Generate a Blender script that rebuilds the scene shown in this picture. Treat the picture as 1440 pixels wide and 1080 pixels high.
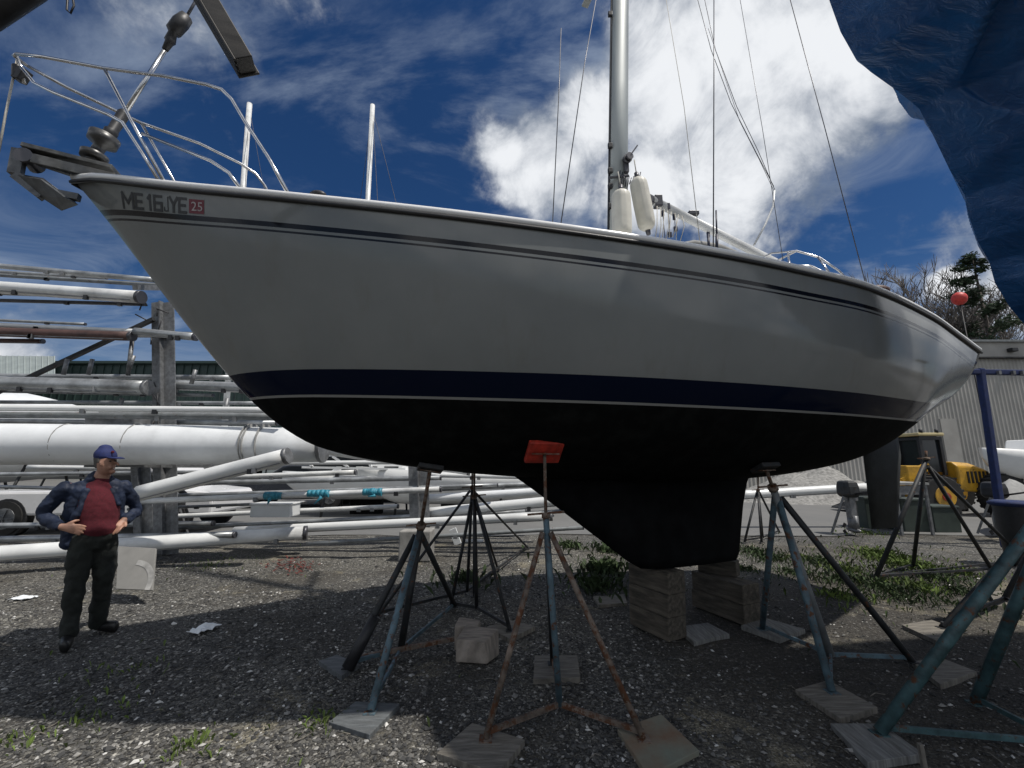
import bpy, bmesh, math, random
from mathutils import Vector, Matrix, noise
R = math.radians
random.seed(7)
sc = bpy.context.scene
for o in list(bpy.data.objects): bpy.data.objects.remove(o)
col = sc.collection

# ------------------------------------------------------------------ camera
F = 600.0; H = 1.6; TH = math.atan(110 / F)
cam_d = bpy.data.cameras.new("camera"); cam = bpy.data.objects.new("camera", cam_d); col.objects.link(cam)
cam_d.sensor_width = 36; cam_d.lens = 36 * F / 1440; cam_d.clip_end = 3000; cam_d.clip_start = 0.05
cam.location = (0, 0, H); cam.rotation_euler = (math.pi / 2 + TH, 0, 0)
sc.camera = cam

# ------------------------------------------------------------------ exposure, sun
sc.view_settings.view_transform = 'Standard'; sc.view_settings.look = 'None'
sc.view_settings.gamma = 1; sc.view_settings.use_curve_mapping = False
sc.view_settings.exposure = 0.15
SUN_EL, SUN_AZ = 63, 110            # azimuth measured from +Y towards +X
sd = bpy.data.lights.new("sun", 'SUN'); so = bpy.data.objects.new("sun", sd); col.objects.link(so)
sd.energy = 3.5; sd.angle = R(1.0); sd.color = (1.0, 0.95, 0.88)
sv = Vector((math.sin(R(SUN_AZ)) * math.cos(R(SUN_EL)), math.cos(R(SUN_AZ)) * math.cos(R(SUN_EL)), math.sin(R(SUN_EL))))
so.rotation_euler = sv.to_track_quat('Z', 'Y').to_euler(); so.location = (3, 6, 12)

# ------------------------------------------------------------------ pixel helpers (photograph pixel -> world point)
cT, sT = math.cos(TH), math.sin(TH)
def ray(px, py):
    u = (px - 720) / F; v = (540 - py) / F
    return Vector((u, cT - v * sT, sT + v * cT))
def proj(p):
    z = p[2] - H; d = p[1] * cT + z * sT
    return 720 + F * p[0] / d, 540 - F * (-p[1] * sT + z * cT) / d
def onZ(px, py, z=0.0):
    r = ray(px, py); t = (z - H) / r.z; return Vector((r.x * t, r.y * t, z))
def onY(px, py, Y):
    r = ray(px, py); t = Y / r.y; return Vector((r.x * t, Y, H + r.z * t))
AX_A = R(18); AX = Vector((math.cos(AX_A), math.sin(AX_A), 0)); NN = Vector((math.sin(AX_A), -math.cos(AX_A), 0))
BOW = onY(102, 250, 2.86)
def cl(px, py, off=0.0):           # pixel -> point on the plane parallel to the boat's centreline
    r = ray(px, py); b = Vector((BOW.x, BOW.y, 0))
    t = (off + b.dot(NN)) / (r.x * NN.x + r.y * NN.y)
    return Vector((r.x * t, r.y * t, H + r.z * t))
def BW(x, off, z): return Vector((BOW.x, BOW.y, 0)) + AX * x + NN * off + Vector((0, 0, z))
def toB(p):
    q = Vector((p[0] - BOW.x, p[1] - BOW.y, 0)); return q.dot(AX), q.dot(NN), p[2]

# ------------------------------------------------------------------ world: Nishita sky with clouds
w = bpy.data.worlds.new("World"); sc.world = w; w.use_nodes = True
nt = w.node_tree; nt.nodes.clear()
class NT:
    def __init__(s, t): s.t = t
    def n(s, typ, **k):
        nd = s.t.nodes.new(typ)
        for a, b in k.items():
            if a.startswith('i_'):
                key = a[2:]; key = int(key) if key.isdigit() else key.replace('_', ' ')
                nd.inputs[key].default_value = b
            else: setattr(nd, a, b)
        return nd
    def l(s, a, b): s.t.links.new(a, b)
    def val(s, sock, v):
        if hasattr(v, 'links') or hasattr(v, 'is_output'): s.l(v, sock)
        else: sock.default_value = v
    def m(s, op, a, b=0.0, c=None, clamp=False):
        nd = s.t.nodes.new('ShaderNodeMath'); nd.operation = op; nd.use_clamp = clamp
        s.val(nd.inputs[0], a); s.val(nd.inputs[1], b)
        if c is not None: s.val(nd.inputs[2], c)
        return nd.outputs[0]
    def noise(s, vec, scale, detail=6, rough=.55, dist=0.0):
        nd = s.n('ShaderNodeTexNoise'); nd.inputs['Scale'].default_value = scale; nd.inputs['Detail'].default_value = detail
        nd.inputs['Roughness'].default_value = rough; nd.inputs['Distortion'].default_value = dist
        if vec is not None: s.l(vec, nd.inputs['Vector'])
        return nd.outputs['Fac']
    def ramp(s, fac, stops, interp='LINEAR'):
        nd = s.n('ShaderNodeValToRGB'); nd.color_ramp.interpolation = interp; e = nd.color_ramp.elements
        while len(e) < len(stops): e.new(.5)
        for k, (p, c) in enumerate(stops):
            e[k].position = p; e[k].color = c if len(c) == 4 else (*c, 1)
        s.l(fac, nd.inputs[0]); return nd.outputs[0]
    def mix(s, fac, a, b, mode='MIX'):
        nd = s.t.nodes.new('ShaderNodeMix'); nd.data_type = 'RGBA'; nd.blend_type = mode
        s.val(nd.inputs[0], fac)
        for sock, v in ((nd.inputs[6], a), (nd.inputs[7], b)):
            if isinstance(v, tuple): sock.default_value = v if len(v) == 4 else (*v, 1)
            else: s.l(v, sock)
        return nd.outputs[2]
    def sstep(s, v, lo, hi):
        nd = s.t.nodes.new('ShaderNodeMapRange'); nd.interpolation_type = 'SMOOTHSTEP'; nd.clamp = True
        s.l(v, nd.inputs[0]); nd.inputs[1].default_value = lo; nd.inputs[2].default_value = hi
        return nd.outputs[0]
g = NT(nt)
sky = g.n('ShaderNodeTexSky', sky_type='NISHITA', sun_disc=False, sun_elevation=R(SUN_EL), sun_rotation=R(SUN_AZ),
          altitude=0, air_density=1.0, dust_density=.3, ozone_density=3.0)
tc = g.n('ShaderNodeTexCoord'); gen = tc.outputs['Generated']
sep = g.n('ShaderNodeSeparateXYZ'); g.l(gen, sep.inputs[0])
hs = g.n('ShaderNodeHueSaturation'); hs.inputs['Saturation'].default_value = 1.22; g.l(sky.outputs[0], hs.inputs['Color'])
skyc = g.mix(1.0, hs.outputs[0], (0.028, 0.0355, 0.045), 'MULTIPLY')       # the sky's strength
# cloud sheet coordinates: direction projected on a plane overhead
zz = g.m('ADD', g.m('MAXIMUM', sep.outputs[2], 0.0), 0.22)
dv = g.n('ShaderNodeVectorMath', operation='DIVIDE'); g.l(gen, dv.inputs[0])
cb = g.n('ShaderNodeCombineXYZ'); [g.l(zz, cb.inputs[i]) for i in range(3)]; g.l(cb.outputs[0], dv.inputs[1])
flat = dv.outputs[0]
mp = g.n('ShaderNodeMapping'); mp.inputs['Scale'].default_value = (1.0, 2.0, 1.0); mp.inputs['Rotation'].default_value = (0, 0, R(32)); g.l(flat, mp.inputs[0])
cir = g.noise(mp.outputs[0], 1.3, 9, .62, .9)
cir2 = g.noise(flat, .8, 3, .5, .2)
c1 = g.m('MULTIPLY', g.sstep(cir, .44, .72), g.sstep(cir2, .32, .55))
# banks low over the horizon
mp2 = g.n('ShaderNodeMapping'); mp2.inputs['Scale'].default_value = (1.2, 1.2, 5.0); g.l(gen, mp2.inputs[0])
low = g.noise(mp2.outputs[0], 2.6, 8, .6, .4)
lowm = g.m('MULTIPLY', g.sstep(low, .40, .64), g.m('SUBTRACT', 1.0, g.sstep(sep.outputs[2], .16, .36)))
# cumulus: lumps round given directions, edge broken by noise
blobs = [(1090, 130, .30), (960, 150, .24), (1170, 70, .26), (1020, 70, .10), (775, 235, .15), (830, 170, .14), (720, 215, .07), (900, 250, .15), (1190, 150, .16),
         (1060, 235, .13), (-60, 540, .15), (300, -500, .4), (2000, 200, .5), (1340, 400, .05)]
acc = None
wn = g.n('ShaderNodeTexNoise', noise_dimensions='3D'); wn.inputs['Scale'].default_value = 4.2; wn.inputs['Detail'].default_value = 9; wn.inputs['Roughness'].default_value = .6
g.l(gen, wn.inputs['Vector'])
blobs += [((0, -.85, .5), .62), ((-.8, -.5, .35), .5), ((.75, -.65, .3), .5), ((0, -.3, .95), .45), ((-.95, .1, .5), .3)]   # unseen clouds added behind the viewer as neutral fill for shaded sides
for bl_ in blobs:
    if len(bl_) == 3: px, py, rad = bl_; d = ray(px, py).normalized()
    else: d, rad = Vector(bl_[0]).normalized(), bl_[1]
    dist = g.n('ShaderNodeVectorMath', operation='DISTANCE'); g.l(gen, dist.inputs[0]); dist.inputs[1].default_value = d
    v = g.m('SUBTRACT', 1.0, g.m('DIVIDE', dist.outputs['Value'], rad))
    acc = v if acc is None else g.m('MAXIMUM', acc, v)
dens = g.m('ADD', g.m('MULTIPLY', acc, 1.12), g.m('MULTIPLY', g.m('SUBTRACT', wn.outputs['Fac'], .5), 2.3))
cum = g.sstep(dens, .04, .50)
# inside modelling of the cumulus
sh = g.noise(gen, 5.5, 8, .62, .5)
body = g.mix(g.sstep(g.m('ADD', dens, g.m('MULTIPLY', g.m('SUBTRACT', sh, .5), 2.6)), -.1, 1.05), (.15, .19, .26), (.78, .80, .83))
cl_a = g.m('MAXIMUM', g.m('MULTIPLY', c1, .75), g.m('MULTIPLY', lowm, .5))
s1 = g.mix(cl_a, skyc, (.27, .33, .43))
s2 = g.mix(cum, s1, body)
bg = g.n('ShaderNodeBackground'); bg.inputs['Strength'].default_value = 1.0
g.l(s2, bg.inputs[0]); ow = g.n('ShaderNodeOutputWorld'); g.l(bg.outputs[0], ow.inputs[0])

# ------------------------------------------------------------------ objects: naming and mesh helpers
def tag(o, label=None, cat=None, group=None, kind=None):
    if label: o['label'] = label
    if cat: o['category'] = cat
    if group: o['group'] = group
    if kind: o['kind'] = kind
    return o
def thing(name, loc, label, cat, group=None):
    o = bpy.data.objects.new(name, None); col.objects.link(o); o.location = loc; o.empty_display_size = .1
    return tag(o, label, cat, group)
ROOT = {}
class MB:
    def __init__(s): s.v = []; s.f = []; s.uv = None; s.smooth = []
    def add(s, vs, fs, smooth=False):
        b = len(s.v); s.v += [Vector(p) for p in vs]; s.f += [tuple(b + i for i in f) for f in fs]; s.smooth += [smooth] * len(fs); return s
    def box(s, c, size, rot=None):
        x, y, z = [a / 2 for a in size]; m = rot if rot is not None else Matrix.Identity(3)
        vs = [Vector(c) + m @ Vector((i * x, j * y, k * z)) for i in (-1, 1) for j in (-1, 1) for k in (-1, 1)]
        return s.add(vs, [(0, 1, 3, 2), (4, 6, 7, 5), (0, 4, 5, 1), (2, 3, 7, 6), (0, 2, 6, 4), (1, 5, 7, 3)])
    def hexa(s, vs):   # 8 corners: bottom 4 (ccw), top 4
        return s.add(vs, [(3, 2, 1, 0), (4, 5, 6, 7), (0, 1, 5, 4), (1, 2, 6, 5), (2, 3, 7, 6), (3, 0, 4, 7)])
    def beam(s, a, b, wx, wy, up=(0, 0, 1)):
        a, b = Vector(a), Vector(b); d = (b - a); L = d.length; d.normalize(); u = Vector(up)
        sx = d.cross(u); 
        if sx.length < 1e-4: sx = d.cross(Vector((1, 0, 0)))
        sx.normalize(); sy = sx.cross(d)
        m = Matrix((sx, sy, d)).transposed()
        return s.box((a + b) / 2, (wx, wy, L), m)
    def loft(s, rings, caps=True, smooth=True):
        n = len(rings[0]); vs = [p for r in rings for p in r]; fs = []
        for i in range(len(rings) - 1):
            for j in range(n):
                k = (j + 1) % n; fs.append((i * n + j, i * n + k, (i + 1) * n + k, (i + 1) * n + j))
        b = len(s.v); s.add(vs, fs, smooth)
        if caps:
            s.f.append(tuple(b + j for j in reversed(range(n)))); s.f.append(tuple(b + (len(rings) - 1) * n + j for j in range(n))); s.smooth += [False, False]
        return s
    def tube(s, pts, r, n=8, caps=True, flat=None, smooth=True):
        pts = [Vector(p) for p in pts]; rs = r if isinstance(r, (list, tuple)) else [r] * len(pts)
        rings = []; pu = None
        for i, p in enumerate(pts):
            d = (pts[min(i + 1, len(pts) - 1)] - pts[max(i - 1, 0)]).normalized()
            if pu is None:
                ref = Vector((0, 0, 1)) if abs(d.z) < .9 else Vector((1, 0, 0)); u = d.cross(ref).normalized()
            else: u = (pu - d * pu.dot(d)).normalized()
            pu = u; v = d.cross(u); k = flat or 1
            rings.append([p + (u * math.cos(a) + v * math.sin(a) * k) * rs[i] for a in [2 * math.pi * q / n for q in range(n)]])
        return s.loft(rings, caps, smooth)
    def ell(s, c, rx, ry, rz, rot=None, n=12, m_=8):
        m = rot if rot is not None else Matrix.Identity(3); rings = []
        for i in range(m_ + 1):
            th = -math.pi / 2 + math.pi * i / m_; cc = max(math.cos(th), .02)
            rings.append([Vector(c) + m @ Vector((rx * cc * math.cos(a), ry * cc * math.sin(a), rz * math.sin(th))) for a in [2 * math.pi * q / n for q in range(n)]])
        return s.loft(rings)
    def prism(s, pts, a, b):    # outline pts (Vectors) extruded by vectors a..b
        n = len(pts); vs = [Vector(p) + Vector(a) for p in pts] + [Vector(p) + Vector(b) for p in pts]
        fs = [tuple(reversed(range(n))), tuple(range(n, 2 * n))] + [(i, (i + 1) % n, n + (i + 1) % n, n + i) for i in range(n)]
        return s.add(vs, fs)
    def build(s, name, m, parent=None, bevel=0, origin=None):
        me = bpy.data.meshes.new(name)
        if parent is not None: org = ROOT.get(parent.name, parent.location.copy())
        else: org = Vector(origin) if origin is not None else Vector((sum(p.x for p in s.v) / len(s.v), sum(p.y for p in s.v) / len(s.v), min(p.z for p in s.v)))
        me.from_pydata([p - org for p in s.v], [], s.f)
        me.polygons.foreach_set('use_smooth', s.smooth)
        if s.uv:
            uvl = me.uv_layers.new(name='UVMap')
            for lp in me.loops: uvl.data[lp.index].uv = s.uv[lp.vertex_index]
        me.materials.append(m); me.update()
        o = bpy.data.objects.new(name, me); col.objects.link(o)
        if parent is not None: o.parent = parent
        else: o.location = org
        ROOT[o.name] = org
        if bevel:
            b = o.modifiers.new('bevel', 'BEVEL'); b.width = bevel; b.segments = 2; b.limit_method = 'ANGLE'
        return o

# ------------------------------------------------------------------ materials
def mat(name, c, rough=.6, metal=0.0, var=.25, scale=8, rust=0.0, rustc=(.11, .045, .02), bump=0.0, bscale=60, c2=None, coat=0, stretch=None, spec=.5, dirt=0.0):
    m = bpy.data.materials.new(name); m.use_nodes = True; g = NT(m.node_tree); b = m.node_tree.nodes['Principled BSDF']
    t = g.n('ShaderNodeTexCoord'); v = t.outputs['Object']
    if stretch:
        mm = g.n('ShaderNodeMapping'); mm.inputs['Scale'].default_value = stretch; g.l(v, mm.inputs[0]); v = mm.outputs[0]
    f = g.noise(v, scale, 7, .6)
    d = c2 or tuple(x * (1 - var * 1.6) for x in c); h = tuple(min(1, x * (1 + var)) for x in c)
    cc = g.ramp(f, [(.3, d), (.7, h)])
    if dirt:
        cc = g.mix(g.m('MULTIPLY', g.sstep(g.noise(v, scale * .37, 6, .7), .45, .75), dirt), cc, (.05, .042, .033))
    ro = rough
    if rust:
        rf = g.sstep(g.noise(v, scale * 1.7, 8, .7), .62 - rust * .3, .72 - rust * .3)
        cc = g.mix(rf, cc, rustc); rv = g.m('ADD', g.m('MULTIPLY', rf, .85 - rough), rough); g.l(rv, b.inputs['Roughness'])
    else: 
        rv = g.m('ADD', g.m('MULTIPLY', f, .2), rough - .1, clamp=True); g.l(rv, b.inputs['Roughness'])
    g.l(cc, b.inputs['Base Color']); b.inputs['Metallic'].default_value = metal; b.inputs['Specular IOR Level'].default_value = spec
    if coat: b.inputs['Coat Weight'].default_value = coat
    if bump:
        bn = g.n('ShaderNodeBump'); bn.inputs['Strength'].default_value = bump; bn.inputs['Distance'].default_value = .01
        g.l(g.noise(v, bscale, 6, .65), bn.inputs['Height']); g.l(bn.outputs[0], b.inputs['Normal'])
    return m
M = dict(
    steel=mat('stainless_steel', (.6, .6, .6), .22, 1.0, .1, 20), alu=mat('anodised_aluminium', (.42, .45, .44), .45, .25, .12, 3, dirt=.25, stretch=(1, 1, .15)),
    white_alu=mat('white_painted_aluminium', (.72, .73, .72), .35, 0, .1, 2, dirt=.5), black=mat('black_plastic', (.02, .02, .022), .5, 0, .3, 20),
    galv=mat('galvanised_steel', (.23, .235, .24), .5, .55, .25, 14, bump=.2, dirt=.3), wire=mat('steel_wire', (.09, .09, .1), .4, .6, .1, 5),
    rail=mat('polished_rail', (.84, .84, .83), .2, 0, .03, 9), white=mat('white_gelcoat', (.72, .73, .72), .35, 0, .05, 2, dirt=.12), anti=mat('black_antifouling', (.007, .0075, .008), .8, 0, .4, 5, spec=.08),
    fender=mat('cream_vinyl', (.66, .64, .56), .45, 0, .08, 6, dirt=.3), red=mat('red_paint', (.42, .035, .02), .5, 0, .3, 20, dirt=.5),
    ply=mat('weathered_plywood', (.2, .183, .155), .85, 0, .35, 7, stretch=(1, 9, 1), bump=.5, bscale=30, dirt=.5),
    ply2=mat('grey_plywood', (.21, .21, .2), .85, 0, .3, 7, stretch=(9, 1, 1), bump=.5, bscale=30, dirt=.6),
    rubber_pad=mat('dark_wet_plywood', (.12, .13, .135), .7, 0, .3, 9, stretch=(1, 7, 1), bump=.4, dirt=.3),
    plyg=mat('green_stained_plywood', (.17, .2, .16), .85, 0, .3, 3, c2=(.2, .1, .055), bump=.4, dirt=.3),
    block=mat('old_timber', (.105, .09, .07), .9, 0, .5, 4, stretch=(1, 6, 6), bump=1.0, bscale=12, dirt=.8),
    blue_st=mat('faded_blue_painted_steel', (.09, .145, .175), .6, .1, .4, 9, rust=.32), rust_st=mat('rusty_steel', (.19, .15, .12), .8, .2, .45, 12, rust=.5),
    dark_st=mat('dark_painted_steel', (.03, .032, .034), .6, .2, .4, 10, rust=.15), grey_st=mat('grey_painted_steel', (.2, .215, .22), .6, .2, .2, 6, rust=.08, dirt=.3),
    teal_st=mat('teal_painted_steel', (.06, .12, .13), .5, .1, .45, 9, rust=.28), navy=mat('navy_cloth', (.012, .02, .055), .85, 0, .2, 18, bump=.4),
    lalu=mat('mill_aluminium', (.4, .415, .42), .4, .5, .3, 3, dirt=.5), maroon=mat('maroon_knit', (.095, .010, .018), .95, 0, .2, 60, bump=.4, bscale=200), trouser=mat('dark_green_trousers', (.018, .021, .018), .9, 0, .3, 14, bump=.5),
    skin=mat('skin', (.42, .23, .16), .55, 0, .12, 25), shoe=mat('black_leather', (.012, .012, .012), .4, 0, .3, 20), cap=mat('blue_cap_cloth', (.015, .025, .11), .8, 0, .2, 40),
    glass=mat('dark_glass', (.02, .024, .028), .08, 0, .1, 3), yellow=mat('yellow_machine_paint', (.55, .3, .02), .5, 0, .2, 4, rust=.1, dirt=.4),
    tyre=mat('tyre_rubber', (.022, .022, .022), .9, 0, .3, 12, bump=.5), siding=mat('grey_metal_siding', (.36, .35, .325), .7, 0, .12, .6, dirt=.3),
    green_sid=mat('dark_green_siding', (.022, .045, .04), .6, 0, .15, .5), roof=mat('pale_corrugated_roof', (.3, .34, .33), .5, .2, .1, 1),
    darkspar=mat('dark_anodised_metal', (.05, .047, .043), .5, .4, .3, 6, stretch=(1, 1, 3), dirt=.4), brown=mat('brown_painted_spar', (.085, .045, .038), .6, 0, .3, 5),
    wrap=mat('white_shrink_wrap', (.76, .78, .79), .45, 0, .08, 1.2, dirt=.35, bump=.4, bscale=3), cyan=mat('cyan_plastic_tape', (.04, .27, .37), .4, 0, .2, 20, bump=.8),
    conc=mat('concrete', (.3, .29, .27), .9, 0, .2, 8, bump=.5, dirt=.3), paper=mat('white_paper', (.75, .78, .8), .7, 0, .05, 10), redp=mat('red_plastic', (.6, .05, .04), .5, 0, .2, 9),
    bark=mat('bark', (.085, .072, .062), .95, 0, .35, 6, bump=.6), twig=mat('bare_twigs', (.15, .135, .125), .9, 0, .3, 1), pine=mat('pine_needles', (.035, .06, .028), .9, 0, .5, .9),
    weed=mat('weed_leaf', (.12, .175, .035), .7, 0, .5, 5), weed2=mat('dark_weed_leaf', (.05, .08, .028), .7, 0, .5, 5), bin=mat('navy_plastic', (.012, .016, .04), .5, 0, .2, 8), cloth_blue=mat('blue_webbing', (.012, .026, .10), .8, 0, .25, 12),
    canvas=mat('grey_canvas', (.3, .3, .29), .85, 0, .15, 6), letter=mat('black_vinyl', (.012, .012, .012), .4, 0, .1, 30), rope=mat('pale_rope', (.5, .48, .43), .9, 0, .15, 40), lightgrey=mat('light_grey_board', (.24, .235, .22), .85, 0, .1, 5, dirt=.3), truck=mat('white_car_paint', (.7, .7, .7), .25, 0, .03, 2, coat=.4), leaf=mat('dry_red_leaf', (.11, .028, .022), .9, 0, .4, 9))

# ------------------------------------------------------------------ ground
def ground_mat():
    m = bpy.data.materials.new('gravel'); m.use_nodes = True; g = NT(m.node_tree); b = m.node_tree.nodes['Principled BSDF']
    t = g.n('ShaderNodeTexCoord'); v = t.outputs['Object']
    wv = g.n('ShaderNodeTexNoise'); wv.inputs['Scale'].default_value = 40; g.l(v, wv.inputs['Vector'])
    va = g.n('ShaderNodeVectorMath', operation='MULTIPLY_ADD'); g.l(wv.outputs['Color'], va.inputs[0]); va.inputs[1].default_value = (.012, .012, .012); g.l(v, va.inputs[2])
    def vor(scale, rnd=1.0):
        nd = g.n('ShaderNodeTexVoronoi'); nd.inputs['Scale'].default_value = scale; nd.inputs['Randomness'].default_value = rnd; g.l(va.outputs[0], nd.inputs['Vector']); return nd
    v1, v2 = vor(52), vor(110)
    s1 = g.n('ShaderNodeSeparateColor'); g.l(v1.outputs['Color'], s1.inputs[0]); s2 = g.n('ShaderNodeSeparateColor'); g.l(v2.outputs['Color'], s2.inputs[0])
    big = g.ramp(s1.outputs[0], [(0, (.035, .036, .037)), (.45, (.09, .09, .09)), (.8, (.17, .168, .16)), (.94, (.3, .3, .29)), (1, (.52, .51, .48))])
    sm = g.ramp(s2.outputs[1], [(0, (.03, .03, .03)), (.6, (.09, .088, .083)), (1, (.24, .235, .22))])
    cc = g.mix(g.sstep(s1.outputs[2], .45, .55), big, sm)
    n1 = g.noise(v, .55, 6, .65, .3)
    n2 = g.noise(v, 2.6, 6, .7)
    dirt = g.sstep(g.m('ADD', n1, g.m('MULTIPLY', n2, .35)), .62, .82)
    dc = g.ramp(g.noise(v, 30, 6, .7), [(.3, (.028, .026, .023)), (.7, (.075, .068, .058))])
    sx = g.n('ShaderNodeSeparateXYZ'); g.l(v, sx.inputs[0])
    # packed dirt towards the right, under the boats
    right = g.sstep(g.m('ADD', sx.outputs[0], g.m('MULTIPLY', n1, 1.6)), 1.0, 2.8)
    nearr = g.m('SUBTRACT', 1.0, g.sstep(sx.outputs[1], 6.0, 7.5))
    df = g.m('MAXIMUM', g.m('MULTIPLY', dirt, .7), g.m('MULTIPLY', g.m('MULTIPLY', right, nearr), .8))
    keepst = g.sstep(s2.outputs[0], .82, .9)
    df = g.m('MULTIPLY', df, g.m('SUBTRACT', 1.0, g.m('MULTIPLY', keepst, .8)))
    cc = g.mix(df, cc, dc)
    # the loose gravel heaps are paler, the driven strips darker
    tr = g.noise(v, .35, 3, .5)
    cc = g.mix(1.0, cc, (.76, .75, .73), 'MULTIPLY')
    cc = g.mix(g.m('MULTIPLY', g.sstep(g.noise(v, 1.1, 6, .7, .5), .56, .66), .55), cc, g.ramp(s2.outputs[2], [(0, (.07, .06, .04)), (.6, (.2, .18, .13)), (1, (.42, .39, .31))]))
    cc = g.mix(g.m('MULTIPLY', g.sstep(tr, .38, .6), .5), cc, g.mix(1.0, cc, (1.9, 1.85, 1.7), 'MULTIPLY'))
    g.l(cc, b.inputs['Base Color']); b.inputs['Roughness'].default_value = .9; b.inputs['Specular IOR Level'].default_value = .25
    hgt = g.m('ADD', g.m('MULTIPLY', g.m('SUBTRACT', 1.0, v1.outputs['Distance']), 1.0), g.m('MULTIPLY', g.noise(v, 160, 4, .7), .4))
    bn = g.n('ShaderNodeBump'); bn.inputs['Strength'].default_value = .9; bn.inputs['Distance'].default_value = .012; g.l(hgt, bn.inputs['Height']); g.l(bn.outputs[0], b.inputs['Normal'])
    return m
GM = ground_mat()
def gz(x, y):
    if not (-14 < x < 14 and 0 < y < 15): return 0.0
    k = min(1, (14 - abs(x)) / 3, y / 1.0, (15 - y) / 3)
    z = .018 * noise.noise(Vector((x * .8, y * .8, 3))) + .010 * noise.noise(Vector((x * 2.9, y * 2.9, 1)))
    r = y - (5.15 - .22 * (x + 4.0) * -1.0 * -1)          # a low ridge thrown up along the rack
    z += .045 * math.exp(-((y - (4.9 + .34 * (x + 5.0))) / .16) ** 2) * (1 if -8 < x < -1.2 else 0) * (.6 + .5 * noise.noise(Vector((x * 2, y, 7))))
    return z * max(0, k) - .012
mb = MB(); NX, NY = 260, 220
xs = [-14 + 28 * i / NX for i in range(NX + 1)]; ys = [0 + 15 * j / NY for j in range(NY + 1)]
def outer(a, lo, hi, ext): return [-1500, -300, -60, lo - ext] + a + [hi + ext, 60, 300, 1500]
XS = [-1500, -300, -60, -25] + xs + [25, 60, 300, 1500]; YS = [-300, -60, -10] + ys + [25, 60, 300, 2500]
vs = [Vector((x, y, gz(x, y))) for y in YS for x in XS]; n = len(XS)
mb.add(vs, [(j * n + i, j * n + i + 1, (j + 1) * n + i + 1, (j + 1) * n + i) for j in range(len(YS) - 1) for i in range(n - 1)], True)
tag(mb.build('ground', GM, origin=(0, 0, 0)), kind='structure')

# asphalt yard behind
def asphalt_mat():
    m = bpy.data.materials.new('asphalt'); m.use_nodes = True; g = NT(m.node_tree); b = m.node_tree.nodes['Principled BSDF']
    v = g.n('ShaderNodeTexCoord').outputs['Object']
    c = g.ramp(g.noise(v, .5, 8, .7, .4), [(.3, (.1, .1, .1)), (.7, (.16, .158, .152))])
    c = g.mix(g.m('MULTIPLY', g.noise(v, 60, 4, .8), .5), c, (.2, .2, .19))
    g.l(c, b.inputs['Base Color']); b.inputs['Roughness'].default_value = .85
    return m
mb = MB(); edge = []
for i in range(121):
    x = -60 + i; edge.append((x, 9.9 + .5 * noise.noise(Vector((x * .4, 0, 0))) + .25 * noise.noise(Vector((x * 1.7, 5, 0)))))
vs = [Vector((x, y, .004)) for x, y in edge] + [Vector((x, 17, .004)) for x, y in edge] + [Vector((x * 2.5, 90, .004)) for x, y in edge]
N_ = len(edge)
mb.add(vs, [(i, i + 1, N_ + i + 1, N_ + i) for i in range(N_ - 1)] + [(N_ + i, N_ + i + 1, 2 * N_ + i + 1, 2 * N_ + i) for i in range(N_ - 1)])
tag(mb.build('asphalt_yard', asphalt_mat(), origin=(0, 0, 0)), kind='structure')

# loose stones on the gravel near the camera
def stone_mat():
    m = bpy.data.materials.new('loose_stone'); m.use_nodes = True; g = NT(m.node_tree); b = m.node_tree.nodes['Principled BSDF']
    ge = g.n('ShaderNodeNewGeometry')
    c = g.ramp(ge.outputs['Random Per Island'], [(0, (.022, .022, .022)), (.4, (.06, .06, .059)), (.75, (.12, .117, .11)), (.95, (.30, .29, .27)), (1, (.68, .67, .64))])
    g.l(c, b.inputs['Base Color']); b.inputs['Roughness'].default_value = .85
    return m
mb = MB(); rs = random.Random(3)
octf = [(0, 2, 4), (2, 1, 4), (1, 3, 4), (3, 0, 4), (2, 0, 5), (1, 2, 5), (3, 1, 5), (0, 3, 5)]
V6 = []; F6 = []; cnt = 0
while cnt < 42000:
    y = 1.9 + 5.6 * rs.random() ** 1.7; x = (rs.random() * 2 - 1) * (1.25 * y + .4)
    dn = noise.noise(Vector((x * .7, y * .7, 9))) + .35 * noise.noise(Vector((x * 3, y * 3, 2)))
    if x > 1.2 and rs.random() < .72: continue
    if dn < -.15 and rs.random() < .7: continue
    r = .005 + .012 * rs.random() ** 2.6 + (.012 * rs.random() if rs.random() < .04 else 0)
    a = rs.random() * 6.28; ca, sa = math.cos(a), math.sin(a); ex, ey, ez = r * (1 + .7 * rs.random()), r * (.7 + .4 * rs.random()), r * (.5 + .3 * rs.random())
    b = len(V6); z0 = gz(x, y) + ez * .45
    for (i, j, k) in ((1, 0, 0), (-1, 0, 0), (0, 1, 0), (0, -1, 0), (0, 0, 1), (0, 0, -1)):
        i += rs.uniform(-.35, .35) * (1 - abs(i)); j += rs.uniform(-.35, .35) * (1 - abs(j))
        V6.append((x + (i * ex * ca - j * ey * sa), y + (i * ex * sa + j * ey * ca), z0 + k * ez))
    F6 += [tuple(b + q for q in f) for f in octf]; cnt += 1
me = bpy.data.meshes.new('loose_stones'); me.from_pydata(V6, [], F6); me.materials.append(stone_mat())
o = bpy.data.objects.new('loose_stones', me); col.objects.link(o); tag(o, 'loose grey and white gravel stones strewn over the yard', 'gravel', kind='stuff')

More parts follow.
